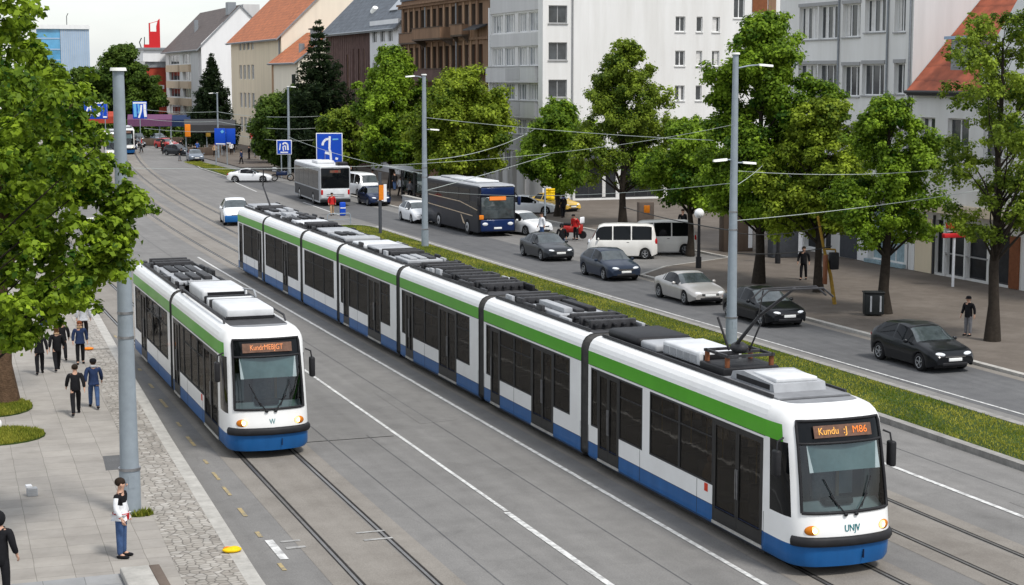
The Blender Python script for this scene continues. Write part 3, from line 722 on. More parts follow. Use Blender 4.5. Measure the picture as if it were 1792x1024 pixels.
def tram(name, label, x0, w, yf, mods, sign, lab, seed, units=None, detail=True):
    xc = x0 + w / 2; rr = random.Random(seed)
    root = thing(name, label, 'tram', (xc, (yf + mods[-1][1]) / 2, 0))
    nose(root, x0, w, yf, sign, lab)
    for k, (y0, y1, lay) in enumerate(mods):
        module_body(x0, w, y0, y1, lay).build('body', root, True)
        if detail: interior(root, x0, w, y0, y1, rr)
        side_fittings(root, x0, w, y0, y1, lay)
        sm_ = MB()
        for fr in (.0, .33, .66, 1.0):
            yy = y0 + .04 + (y1 - y0 - .08) * fr
            for xs, sg in ((x0, -1), (x0 + w, 1)): sm_.box(min(xs, xs + sg * .003), max(xs, xs + sg * .003), yy - .007, yy + .007, .3, 1.09, 'rubber')
        for xs, sg in ((x0, -1), (x0 + w, 1)): sm_.box(min(xs, xs + sg * .004), max(xs, xs + sg * .004), y0 + .02, y1 - .02, .655, .667, 'cloth_navy').box(min(xs, xs + sg * .004), max(xs, xs + sg * .004), y0 + .02, y1 - .02, 2.672, 2.684, 'rubber')
        sm_.build('panel_seam', root, True)
        if k == 0: MB().rbox(x0 - .012, x0 + .005, y0 + 2.62, y0 + 2.78, 1.0 - .1, 1.0 + .08, .004, 'red_sticker').build('sticker', root, True)
        u = MB().box(xc - .95, xc + .95, y0 + .4, y1 - .4, .06, .22, 'dark_metal')
        for yy in (y0 + (y1 - y0) * .3, y0 + (y1 - y0) * .7):
            for sx in (-1, 1): u.tube([(xc + sx * .66, yy, .3), (xc + sx * .78, yy, .3)], .29, 'tyre', n=14)
        u.build('bogie', root, True)
        if k > 0: bellows(x0, w, mods[k - 1][1], y0).build('gangway_bellows', root, True)
        if k == 0 and units: units(root, xc, y0, y1)
        else: roof_kit(root, xc, y0, y1, rr)
    return root
W1 = [('w', .02, .06), ('d', .075, .20), ('w', .215, .355), ('w', .40, .565), ('w', .575, .745), ('d', .755, .99)]
def WM(v=0): return [('w', .03, .075), ('d', .085, .18), ('w', .19, .34), ('w', .35, .52), ('d', .535, .74), ('w', .75, .90)]
WN = [('w', .06, .32), ('w', .34, .62), ('w', .64, .92)]
W6 = [('w', .04, .30), ('w', .31, .52), ('d', .54, .66), ('w', .67, .94)]
WE = [('d', .06, .2), ('w', .24, .55), ('w', .57, .80), ('d', .82, .96)]
def front_units(root, xc, y0, y1):
    z = 3.39
    MB().box(xc - .85, xc + .85, y0 + .1, y0 + 3.0, z, z + .03, 'roof_grey').build('roof_mat', root, True)
    # low air-conditioning cowl near the cab
    u = MB().extr([(xc - .62, y0 + .7, z + .03), (xc - .62, y0 + .75, z + .2), (xc - .62, y0 + 2.1, z + .28), (xc - .62, y0 + 2.6, z + .2), (xc - .62, y0 + 2.7, z + .03)], (1.24, 0, 0), 'cover_grey')
    u.rbox(xc - .5, xc + .5, y0 + .85, y0 + 1.9, z + .2, z + .30, .03, 'cover_white').box(xc - .63, xc - .6, y0 + .9, y0 + 2.4, z + .06, z + .17, 'black_plastic'); u.build('roof_cooler', root, True)
    # dark well with the pantograph base
    u = MB().rbox(xc - .7, xc + .7, y0 + 2.9, y0 + 4.1, z, z + .2, .03, 'black_plastic')
    for sx in (-1, 1):
        for yy in (3.0, 4.0): u.tube([(xc + sx * .55, y0 + yy, z + .2), (xc + sx * .55, y0 + yy, z + .42)], .06, 'rust_wood', n=8)
    u.build('roof_well', root, True)
    p = MB(); zb = z + .45
    for sx in (-1, 1): p.beam((xc + sx * .55, y0 + 2.9, zb), (xc + sx * .55, y0 + 4.1, zb), .06, .06, 'dark_metal')
    for yy in (2.95, 3.5, 4.05): p.beam((xc - .6, y0 + yy, zb), (xc + .6, y0 + yy, zb), .07, .06, 'dark_metal')
    p.ell((xc, y0 + 3.5, zb + .1), (.2, .25, .14), 'dark_metal', 10, 6)
    knee = (xc + .05, y0 + 2.7, 4.75); head = (xc + .1, y0 + 1.2, 5.55)
    p.tube([(xc - .12, y0 + 3.6, zb + .05), knee], [.05, .035], 'dark_metal', n=6); p.tube([(xc + .15, y0 + 3.3, zb + .05), (xc + .14, y0 + 2.75, 4.6)], .022, 'dark_metal', n=6)
    p.tube([knee, head], [.04, .03], 'dark_metal', n=6); p.tube([(xc - .1, y0 + 3.8, zb), (xc - .35, y0 + 3.9, 4.6)], .03, 'dark_metal', n=6)
    p.tube([(knee[0], knee[1], knee[2]), (xc - .6, head[1] + .1, head[2] - .02)], .016, 'dark_metal', n=5)
    for dy in (-.15, .15): p.tube([(xc - .85, head[1] + dy, head[2] - .2), (xc - .6, head[1] + dy, head[2]), (xc + .7, head[1] + dy, head[2]), (xc + .95, head[1] + dy, head[2] - .2)], .022, 'dark_metal', n=6)
    p.build('pantograph', root, True)
    # white battery housing
    u = MB().rbox(xc - .60, xc + .50, y0 + 4.3, y0 + 6.3, z + .02, z + .34, .05, 'cover_white')
    for q in range(5): u.box(xc - .615, xc - .58, y0 + 4.45 + q * .37, y0 + 4.75 + q * .37, z + .07, z + .25, 'cover_grey')
    u.box(xc - .5, xc + .4, y0 + 4.28, y0 + 4.32, z + .06, z + .28, 'black_plastic'); u.build('roof_cover', root, True)
    u = MB().rbox(xc - .7, xc + .7, y0 + 6.5, y0 + 7.4, z, z + .2, .06, 'cover_grey').rbox(xc - .75, xc + .75, y0 + 7.45, y1 - .2, z, z + .24, .1, 'black_plastic')
    u.build('roof_cover', root, True)
    u = MB()
    for sx in (-1, 1): u.box(xc + sx * .86 - .02, xc + sx * .86 + .02, y0 + .3, y1 - .2, z, z + .08, 'dark_metal')
    u.build('roof_rail', root, True)
def rear_pantograph(root, xc, y):
    z = 3.55; p = MB()
    for sx in (-1, 1): p.beam((xc + sx * .5, y - .6, z), (xc + sx * .5, y + .6, z), .06, .06, 'dark_metal')
    for yy in (-.5, .5): p.beam((xc - .55, y + yy, z), (xc + .55, y + yy, z), .06, .06, 'dark_metal')
    k = (xc - .1, y + .9, 4.55); hd = (xc - .35, y - .5, 5.45)
    p.tube([(xc, y - .4, z), k], [.05, .035], 'dark_metal', n=6); p.tube([k, hd], [.035, .03], 'dark_metal', n=6)
    for dy in (-.14, .14): p.tube([(hd[0] - .85, hd[1] + dy, hd[2] - .15), (hd[0] - .6, hd[1] + dy, hd[2]), (hd[0] + .6, hd[1] + dy, hd[2]), (hd[0] + .85, hd[1] + dy, hd[2] - .15)], .025, 'dark_metal', n=6)
    p.build('pantograph', root, True)
def left_units(root, xc, y0, y1):
    z = 3.39
    u = MB().rbox(xc - .66, xc + .66, y0 + 1.1, y0 + 3.4, z, z + .30, .06, 'cover_white').box(xc - .67, xc + .67, y0 + 1.08, y0 + 1.16, z + .02, z + .09, 'black_plastic')
    u.build('roof_cover', root, True)
    u = MB()
    for q in range(3): u.rbox(xc - .68, xc + .68, y0 + 3.55 + q * .42, y0 + 3.75 + q * .42, z, z + .26, .03, ('dark_metal', 'cover_white', 'black_plastic')[q])
    u.tube([(xc + .6, y0 + 3.3, z + .35), (xc + .72, y0 + 4.2, z + .42), (xc + .6, y0 + 5.2, z + .35)], .03, 'cover_grey', n=6)
    u.build('roof_pipes', root, True)
    u = MB().rbox(xc - .66, xc + .7, y0 + 5.0, y0 + 7.4, z, z + .36, .08, 'cover_white')
    for q in range(7): u.box(xc - .4 + q * .14, xc - .32 + q * .14, y0 + 4.985, y0 + 5.03, z + .1, z + .28, 'cover_grey')
    u.box(xc - .5, xc + .6, y0 + 4.98, y0 + 5.02, z + .07, z + .30, 'black_plastic'); u.build('roof_cover', root, True)
    u = MB().rbox(xc - .75, xc + .75, y0 + 7.7, y1 - .3, z, z + .22, .08, 'black_plastic').rbox(xc - .6, xc + .6, y0 + 8.0, y1 - .6, z + .22, z + .30, .03, 'cover_grey'); u.build('roof_cover', root, True)
    u = MB()
    for sx in (-1, 1): u.tube([(xc + sx * .84, y0 + .5, z), (xc + sx * .84, y0 + .7, z + .14), (xc + sx * .84, y1 - .5, z + .14), (xc + sx * .84, y1 - .3, z)], .03, 'dark_metal', n=6)
    u.build('roof_rail', root, True)
tram('tram', 'long seven-section white, green and blue tram with raised pantograph, nearest in the street', 16.72, 2.36, 29.3,
     [(30.8, 40.35, W1), (40.85, 48.65, WM()), (49.15, 57.75, WM()), (58.2, 66.45, WM()), (66.85, 72.9, WN), (73.35, 81.0, W6), (81.4, 87.6, WE)],
     [('Kundu', 'led_amber', -.33, .88), (':J', 'led_amber', .06, 1.05), ('M86', 'led_orange', .39, .95)], 'UNJV', 5, front_units)
rear_pantograph([o for o in bpy.data.objects if o.get('label', '').startswith('long seven')][0], 17.9, 85.4)
WL1 = [('d', .03, .16), ('w', .18, .27), ('w', .285, .43), ('w', .44, .58), ('w', .60, .70), ('d', .72, .985)]
WL2 = [('w', .05, .2), ('d', .22, .36), ('w', .38, .55), ('w', .56, .72), ('w', .74, .94)]
tram('tram', 'short two-section white tram beside the left pavement, blue bumper and lit headlights', 8.06, 2.24, 43.9,
     [(45.4, 53.35, WL1), (53.8, 62.2, WL2)], [('KundrMEBJGT', 'led_dim', -.02, .72)], 'W', 11, left_units)
# ---------------------------------------------------------------- cars
CARS = {
 'hatch': dict(L=4.2, W=1.80, cowl=-1.02, rf=-.22, rr=1.30, tail=1.98, bp=(.42,), top=[(-2.1, .56), (-2.04, .70), (-1.85, .80), (-1.5, .88), (-1.02, .97), (-.22, 1.42), (.3, 1.49), (1.3, 1.42), (1.75, 1.20), (1.98, 1.0), (2.06, .85), (2.1, .6)],
   belt=[(-2.1, .5), (-1.9, .68), (-1.4, .80), (-1.0, .87), (0, .93), (1.7, 1.0), (1.98, .95), (2.1, .58)]),
 'sedan': dict(L=4.5, W=1.80, cowl=-1.0, rf=-.15, rr=1.0, tail=1.65, bp=(.42,), top=[(-2.25, .54), (-2.18, .68), (-1.95, .77), (-1.5, .85), (-1.0, .93), (-.15, 1.38), (.35, 1.43), (1.0, 1.37), (1.65, 1.02), (2.1, .99), (2.2, .9), (2.25, .6)],
   belt=[(-2.25, .5), (-2.0, .66), (-1.4, .78), (-1.0, .85), (0, .90), (1.6, .95), (2.15, .92), (2.25, .58)]),
 'coupe': dict(L=4.3, W=1.82, cowl=-.9, rf=-.05, rr=.75, tail=1.75, bp=(.9,), top=[(-2.15, .5), (-2.08, .62), (-1.85, .72), (-1.4, .81), (-.9, .89), (-.05, 1.30), (.3, 1.34), (.75, 1.29), (1.75, .98), (2.0, .93), (2.1, .85), (2.15, .55)],
   belt=[(-2.15, .46), (-1.9, .61), (-1.4, .73), (-.9, .80), (0, .85), (1.6, .92), (2.05, .86), (2.15, .52)]),
 'van': dict(L=4.5, W=1.86, cowl=-2.0, rf=-1.52, rr=2.05, tail=2.2, bp=(-.62, .55), top=[(-2.25, .70), (-2.2, .95), (-2.12, 1.03), (-2.0, 1.08), (-1.52, 1.88), (-1.2, 1.97), (0, 2.0), (1.6, 1.98), (2.05, 1.9), (2.2, 1.15), (2.22, .9), (2.25, .6)],
   belt=[(-2.25, .65), (-2.1, .95), (-1.8, 1.08), (2.1, 1.10), (2.2, 1.05), (2.25, .6)]),
}
def car_meshes(kind, paint):
    p = CARS[kind]; Lh = p['L'] / 2; W = p['W'] / 2; ax = (-Lh + .84, Lh - .80)
    ys = sorted(set([-Lh, -Lh + .04, -Lh + .09] + [round(-Lh + .16 + .075 * i, 4) for i in range(int((p['L'] - .3) / .075))] + [Lh - .09, Lh - .04, Lh]))
    def sm(tab, y, d=.07): return (interp(tab, y - d) + 2 * interp(tab, y) + interp(tab, y + d)) / 4
    P = []
    for y in ys:
        t = abs(y) / Lh; wv = W * (1 - .20 * max(0, (t - .78) / .22) ** 2.2); 
        zt = sm(p['top'], y); zb = min(sm(p['belt'], y), zt - .01)
        sill = .20 + .12 * max(0, (t - .86) / .14)
        zl = sill
        for a_ in ax:
            d = abs(y - a_)
            if d < .365: zl = max(zl, .30 + math.sqrt(.365 ** 2 - d * d))
        gh = max(0, min(1, (zt - zb - .10) / .30))
        wr = wv * (.90 - (.20 if kind != 'van' else .10) * gh); z6 = zb + max(.0, (zt - zb)) * (.55 + .32 * gh)
        z1 = max(zl + .012, .40); z2 = max(zl + .024, min(.62, zb - .08)); z3 = max(zl + .036, zb - .05)
        h = [(wv * .965, zl), (wv * .995, z1), (wv, z2), (wv * .985, z3), (wv * .95, max(zb, zl + .048)), (wv * .95 + (wr - wv * .95) * .5, (zb + z6) / 2 + .012), (wr, z6), (wr * .86, zt - (zt - z6) * .35), (wr * .5, zt - (zt - z6) * .06), (0, zt)]
        h = [(a_, max(b_, zl + .012 * k)) for k, (a_, b_) in enumerate(h)]
        P.append([Vector((-a_, y, b_)) for a_, b_ in h] + [Vector((a_, y, b_)) for a_, b_ in h[-2::-1]])
    m = 'paint_' + paint; nj = len(P[0])
    def cat(i, j):
        y = (ys[i] + ys[i + 1]) / 2; jj = min(j, nj - 2 - j)
        if 4 <= jj <= 5 and p['cowl'] + .28 < y < p['tail'] - .30:
            if all(abs(y - b_) > .05 for b_ in p['bp']) and (kind == 'van' or y < p['rr'] + .25): return ('side_window#%d%d' % (j > nj // 2, sum(y > b_ for b_ in p['bp'])), 'black_glass')
        if jj >= 6 and p['cowl'] + .05 < y < p['rf'] - .06: return ('windscreen', 'car_glass')
        if jj >= 6 and p['rr'] + .08 < y < p['tail'] - .07: return ('rear_window', 'black_glass')
        return ('body', m)
    out = grid_parts(P, cat)
    b = out['body']
    for e_ in (P[0], P[-1]): b.poly(e_, m)
    b.box(-W + .26, W - .26, -Lh + .25, Lh - .2, .17, .55, 'black_plastic')
    # door shut-lines
    return out, p, ys, P, ax
def car(kind, paint, label, x, y, rot=0, group=None, lights=True, name='parked_car', cat='car', plate=True):
    """front faces -Y at rot 0; x, y = centre on the ground"""
    mat('car_glass', (.055, .068, .072), .04, var=.6, scale=1.3, spec=.9)
    out, p, ys, P, ax = car_meshes(kind, paint)
    Lh = p['L'] / 2; W = p['W'] / 2
    root = thing(name, label, cat, (x, y, 0), rot, group)
    for k, v in out.items(): v.build(k.split('#')[0], root)
    for a_ in ax:
        for sx in (-1, 1):
            xw = sx * (W - .10)
            t = MB(); prof = [(-.10, .19), (-.10, .29), (-.075, .315), (.075, .315), (.10, .29), (.10, .19)]; n = 20
            vs = [(xw + q, a_ + r_ * math.cos(2 * math.pi * j / n), .315 + r_ * math.sin(2 * math.pi * j / n)) for q, r_ in prof for j in range(n)]
            t.add(vs, [(i * n + j, i * n + (j + 1) % n, (i + 1) * n + (j + 1) % n, (i + 1) * n + j) for i in range(5) for j in range(n)], 'tyre', True)
            wh = t.build('wheel', root)
            r_ = MB(); xo = xw + sx * .085
            r_.tube([(xo - sx * .06, a_, .315), (xo - sx * .04, a_, .315)], .19, 'black_plastic', n=16)
            r_.tube([(xo - sx * .03, a_, .315), (xo, a_, .315)], [.06, .05], 'alloy', n=10)
            for q in range(5):
                an = 2 * math.pi * q / 5 + .3
                r_.beam((xo - sx * .02, a_ + .03 * math.cos(an), .315 + .03 * math.sin(an)), (xo - sx * .015, a_ + .19 * math.cos(an), .315 + .19 * math.sin(an)), .07, .03, 'alloy')
            ring = [(xo, a_ + .195 * math.cos(2 * math.pi * j / 18), .315 + .195 * math.sin(2 * math.pi * j / 18)) for j in range(19)]
            r_.tube(ring, .018, 'alloy', n=6, caps=False); r_.build('rim', wh)
    zb = interp(p['belt'], -Lh + .25)
    for sx in (-1, 1):
        rot3 = Matrix.Rotation(R(24) * sx, 3, 'Z')
        hz = interp(p['belt'], -Lh + .22) - .04
        h = MB().ell((sx * (W - .33), -Lh + .145, hz), (.23, .10, .085), 'lamp_glass', 12, 8, rot3).build('headlight', root)
        MB().ell((sx * (W - .24), Lh - .09, interp(p['belt'], Lh - .2) - .12), (.16, .09, .10 if kind != 'van' else .2), 'tail_red', 10, 8, Matrix.Rotation(-R(24) * sx, 3, 'Z')).build('tail_light', root)
        zz = interp(p['belt'], p['cowl'] + .3) + .07
        mm = MB().ell((sx * (W + .09), p['cowl'] + .45, zz), (.10, .065, .075), m if (m := 'paint_' + paint) else m, 10, 8); mm.beam((sx * (W - .1), p['cowl'] + .47, zz - .05), (sx * (W + .08), p['cowl'] + .46, zz - .03), .05, .04, 'black_plastic'); mm.build('mirror', root)
    g = MB(); gz = interp(p['top'], -Lh + .03)
    g.rbox(-.42, .42, -Lh - .005, -Lh + .08, gz - .10, gz + .0, .02, 'black_plastic'); 
    g.rbox(-.5, .5, -Lh - .012, -Lh + .08, .27, .39, .03, 'black_plastic')
    g.beam((-.40, -Lh - .012, gz - .045), (.40, -Lh - .012, gz - .045), .015, .014, 'chrome'); g.build('grille', root)
    if plate:
        MB().rbox(-.26, .26, -Lh - .03, -Lh + .03, .43, .54, .01, 'plate').build('number_plate', root)
        MB().rbox(-.26, .26, Lh - .03, Lh + .02, .60, .71, .01, 'plate').build('number_plate', root)
    hd = MB()
    for sx in (-1, 1):
        for yy in ((.2, 1.15) if kind in ('hatch', 'sedan') else (.35,)): hd.box(sx * (W - .03) - .02, sx * (W - .03) + .02 + (.0 if sx < 0 else .01), yy - .08, yy + .08, interp(p['belt'], yy) - .14, interp(p['belt'], yy) - .115, 'black_plastic')
    hd.build('door_handle', root)
    return root
G1 = 'cars driving towards us in the right-hand carriageway'
car('hatch', 'black', 'black hatchback with silver wheels, nearest oncoming car, level with the lone capped man', 33.8, 51.1, 0, G1, name='car')
car('sedan', 'black', 'glossy black car half hidden by the tall grey lamp post on the grass median', 33.75, 62.6, 0, G1, name='car')
car('coupe', 'silver', 'silver two-door car between the dark blue hatchback and the big lamp post', 33.75, 69.6, 0, G1, name='car')
car('hatch', 'blueblack', 'dark blue hatchback in front of the off-white minibus', 33.95, 79.2, 0, G1, name='car')
car('sedan', 'darkgrey', 'dark grey saloon just in front of the dark coach', 34.3, 89.0, 0, G1, name='car')
car('hatch', 'white', 'small white hatchback behind the lamp post, following the bus', 34.6, 114.8, 0, G1, name='car')
car('coupe', 'white', 'low white sports car standing crosswise by the far grass island', 32.7, 164.5, R(72), name='car')
car('sedan', 'greyblue', 'grey-blue car past the grass island, below the dark market awnings', 34.7, 208, R(-4), name='car')
car('van', 'dirty_white', 'off-white minibus standing broadside in the bay just beyond the dark blue hatchback', 38.3, 87.6, R(-113), name='van', cat='van', group='off-white vans in the parking bay')
car('van', 'dirty_white', 'second off-white van, tucked close behind the minibus on its right', 41.3, 88.9, R(-108), name='van', cat='van', group='off-white vans in the parking bay')
car('hatch', 'white', 'white car parked right beside the nose of the dark coach', 38.3, 103.6, R(20), name='parked_car')
car('sedan', 'white', 'white saloon parked far back on the plaza behind the yellow sign', 44.0, 118.4, R(70), name='parked_car')
car('sedan', 'yellow', 'yellow taxi parked on the plaza between the yellow and the blue flag', 46.9, 120.2, R(20), name='parked_car', cat='taxi')
car('van', 'white', 'white van with black windows parked past the white-backed bus', 37.8, 142.5, R(10), name='van', cat='van')
car('hatch', 'navy', 'navy car behind the green post with the orange plate', 36.0, 131.5, 0, name='parked_car')
for o in [o for o in bpy.data.objects if o.get('group') == 'off-white vans in the parking bay']: o.scale = (.9, .86, .98)
lc = car('hatch', 'white', 'low white car with a blue front end directly behind the long tram', 22.3, 117.6, R(-6), name='car'); lc.scale = (1.05, 1.05, 1.2)
MB().rbox(-.86, .86, -2.16, -1.75, .22, .60, .06, 'tram_blue').build('blue_panel', lc)
# ---------------------------------------------------------------- bus seen from behind, coach seen from the front
def shell(mb, W, L, z0, z1, r, m, mtop=None, taper=.10):
    ring = []
    def corner(cx, cz, a0):
        for k in range(4):
            t = a0 + k * math.pi / 6; ring.append((cx + r * math.cos(t), cz + r * math.sin(t)))
    corner(W / 2 - r, z1 - r, 0); corner(-W / 2 + r, z1 - r, math.pi / 2); ring += [(-W / 2, z0), (W / 2, z0)]
    st = [(-L / 2, .93), (-L / 2 + .06, .975), (-L / 2 + .2, 1.), (L / 2 - .2, 1.), (L / 2 - .06, .975), (L / 2, .93)]
    n = len(ring); cz = (z0 + z1) / 2; vs = [(x * s_, y, cz + (z - cz) * s_) for y, s_ in st for x, z in ring]
    for i in range(len(st) - 1):
        for j in range(n):
            mm = mtop if (mtop and j in (1, 2, 3, 4, 5)) else m
            mb.add([vs[i * n + j], vs[i * n + (j + 1) % n], vs[(i + 1) * n + (j + 1) % n], vs[(i + 1) * n + j]], [(0, 1, 2, 3)], mm, False)
    mb.poly(vs[:n], m); mb.poly(vs[-n:], m)
    return mb
def big_wheels(root, W, ys):
    for y in ys:
        for sx in (-1, 1):
            t = MB().tube([(sx * (W / 2 - .28), y, .5), (sx * (W / 2 + .012), y, .5)], .5, 'tyre', n=20).build('wheel', root)
            MB().tube([(sx * (W / 2 + .012), y, .5), (sx * (W / 2 + .03), y, .5)], [.3, .26], 'alloy', n=14).tube([(sx * (W / 2 + .02), y, .5), (sx * (W / 2 + .05), y, .5)], .1, 'dark_metal', n=10).build('rim', t)
bus = thing('bus', 'white-roofed city bus seen from behind with a black rear window and red display', 'bus', (33.0, 136.6, 0), R(-3))
Wb, Lb = 2.5, 11.6
shell(MB(), Wb, Lb, .3, 3.15, .2, 'cover_grey', 'cover_white').build('body', bus)
for sx in (-1, 1):
    for q in range(5):
        y0 = -Lb / 2 + .5 + q * 2.15; xs = sx * Wb / 2
        f = MB().box(min(xs, xs + sx * .012), max(xs, xs + sx * .012), y0, y0 + 2.05, 1.35, 2.75, 'black_glass').build('window', bus)
    MB().box(min(sx * Wb / 2, sx * Wb / 2 + sx * .01), max(sx * Wb / 2, sx * Wb / 2 + sx * .01), -Lb / 2 + .3, Lb / 2 - .4, .42, 1.25, 'dark_metal').build('side_panel', bus)
yb = -Lb / 2 - .015
rw = MB().rbox(-1.12, 1.12, yb - .01, yb + .06, 1.42, 2.98, .03, 'black_glass').build('rear_window', bus)
MB().box(-.42, .42, yb - .03, yb - .008, 2.62, 2.82, 'led_back').build('display', rw)
text_mesh('1 203', .2, 'tail_red', 'lettering', rw, (0, yb - .034, 2.72), (R(90), 0, 0), .003, 1.0)
MB().rbox(-1.12, 1.12, yb - .02, yb + .06, .62, 1.38, .05, 'cover_white').box(-.7, .7, yb - .035, yb - .015, .78, .82, 'dark_metal').box(-.7, .7, yb - .035, yb - .015, .92, .95, 'dark_metal').build('engine_cover', bus)
MB().rbox(-1.2, 1.2, yb - .05, yb + .1, .32, .58, .05, 'black_plastic').build('bumper', bus)
for sx in (-1, 1):
    MB().rbox(sx * 1.05 - .08, sx * 1.05 + .08, yb - .035, yb + .02, .9, 1.3, .03, 'tail_red').build('tail_light', bus)
big_wheels(bus, Wb, (-3.0, 3.2))
MB().rbox(-.7, .7, -2, .4, 3.15, 3.38, .06, 'cover_white').build('roof_unit', bus); MB().rbox(.3, 1.1, yb + .3, yb + 1.5, 3.13, 3.42, .08, 'black_plastic').build('roof_unit', bus)
coach = thing('coach', 'dark blue touring coach with pale roof and orange sign, parked facing us by the kerb', 'coach', (35.9, 107.3, 0), R(1))
Wc, Lc = 2.5, 10.6
shell(MB(), Wc, Lc, .28, 3.3, .18, 'coach_dark', 'cover_grey').build('body', coach)
for sx in (-1, 1):
    xs = sx * Wc / 2
    X = lambda d: (min(xs, xs + sx * d), max(xs, xs + sx * d))
    for q in range(4): MB().box(*X(.012), -Lc / 2 + 1.7 + q * 2.15, -Lc / 2 + 3.8 + q * 2.15, 2.15, 2.95, 'black_glass').build('window', coach)
    s_ = MB()
    for a_, b_ in (((-Lc / 2 + .3, 1.7), (-Lc / 2 + 3.6, 2.05)), ((-Lc / 2 + 3.6, 2.05), (Lc / 2 - .5, 2.12)), ((-Lc / 2 + 1.2, 1.28), (Lc / 2 - .4, 1.5))): s_.beam((xs + sx * .008, a_[0], a_[1]), (xs + sx * .008, b_[0], b_[1]), .02, .05, 'plaster_beige')
    s_.extr([(xs + sx * .008, -Lc / 2 + 2.6, .65), (xs + sx * .008, -Lc / 2 + 3.0, .7), (xs + sx * .008, -Lc / 2 + 3.5, 1.25), (xs + sx * .008, -Lc / 2 + 3.3, 1.2)], (sx * .006, 0, 0), 'plaster_beige')
    s_.build('stripe', coach)
    MB().box(*X(.012), -Lc / 2 + .35, -Lc / 2 + 1.6, 1.45, 2.2, 'black_glass').build('window', coach)
    MB().rbox(sx * 1.36 - .09, sx * 1.36 + .09, -Lc / 2 - .35, -Lc / 2 - .12, 2.0, 2.55, .05, 'paint_coachfront' if sx > 0 else 'black_plastic').beam((sx * 1.3, -Lc / 2 - .2, 2.55), (sx * 1.0, -Lc / 2 + .1, 3.05), .05, .05, 'black_plastic').build('mirror', coach)
yf = -Lc / 2
ws = MB().rbox(-1.1, 1.1, yf - .03, yf + .05, 1.15, 2.5, .03, 'car_glass').build('windscreen', coach)
MB().rbox(-1.12, 1.12, yf - .04, yf + .08, 2.62, 3.12, .04, 'paint_coachfront').build('front_panel', coach)
MB().box(-.55, .55, yf - .055, yf - .03, 2.32, 2.56, 'led_orange').build('display', coach)
MB().rbox(-1.14, 1.14, yf - .06, yf + .1, .35, 1.1, .06, 'paint_coachfront').build('bumper', coach)
MB().rbox(-.26, .26, yf - .09, yf - .04, .5, .62, .01, 'plate').build('number_plate', coach)
for sx in (-1, 1):
    MB().ell((sx * .85, yf - .05, .82), (.2, .05, .11), 'lamp_glass').build('headlight', coach)
    if sx < 0: MB().rbox(-1.24, -.95, yf - .08, yf + .02, 1.12, 1.4, .03, 'orange_paint').build('corner_panel', coach)
big_wheels(coach, Wc, (-Lc / 2 + 2.2, Lc / 2 - 2.6))
MB().rbox(-.8, .8, -3.5, 1.5, 3.3, 3.45, .06, 'cover_white').rbox(-.6, .6, 2.2, 4.2, 3.3, 3.42, .05, 'cover_grey').build('roof_unit', coach)

# far trams among the crowd
for x0, yy, rz, lab in ((28.6, 228.5, -.12, 'far blue and white tram coming round the bend, just right of the tall left pole'), (25.2, 213.5, -.10, 'far white tram half hidden by leaves, left of the tall left pole')):
    t = tram('tram', lab, x0, 2.3, yy, [(yy + 1.5, yy + 10, W1)], [], '', 3, detail=False)
    t.rotation_euler.z = rz
    for c in list(t.children):
        if c.name.startswith('nose') and x0 > 27:
            for s_ in c.material_slots: pass
# ---------------------------------------------------------------- trees and grass
def leaf_mesh(name, C, Nn, size, m, seed, aspect=.75, shade=None):
    """C centres (n,3), Nn normals (n,3), size (n,); every leaf one folded diamond"""
    g = np.random.default_rng(seed); n = len(C)
    Nn = Nn / np.maximum(np.linalg.norm(Nn, axis=1, keepdims=True), 1e-6)
    t = g.normal(size=(n, 3)); U = np.cross(Nn, t); U /= np.maximum(np.linalg.norm(U, axis=1, keepdims=True), 1e-6); V = np.cross(Nn, U)
    s = size[:, None]
    vs = np.stack([C - U * s, C - V * s * aspect + Nn * s * .22, C + U * s, C + V * s * aspect + Nn * s * .22], 1).reshape(-1, 3)
    me = bpy.data.meshes.new(name)
    me.vertices.add(4 * n); me.vertices.foreach_set('co', vs.ravel().astype(np.float32))
    me.loops.add(4 * n); me.loops.foreach_set('vertex_index', np.arange(4 * n, dtype=np.int32))
    me.polygons.add(n); me.polygons.foreach_set('loop_start', np.arange(0, 4 * n, 4, dtype=np.int32)); me.polygons.foreach_set('loop_total', np.full(n, 4, dtype=np.int32))
    me.materials.append(MATS[m]); me.update(calc_edges=True)
    at = me.attributes.new('leafcol', 'FLOAT', 'POINT')
    v = (g.random(n) ** 1.1 if shade is None else np.clip(shade + g.normal(size=n) * .16, 0, 1))
    at.data.foreach_set('value', np.repeat(v, 4).astype(np.float32))
    return me
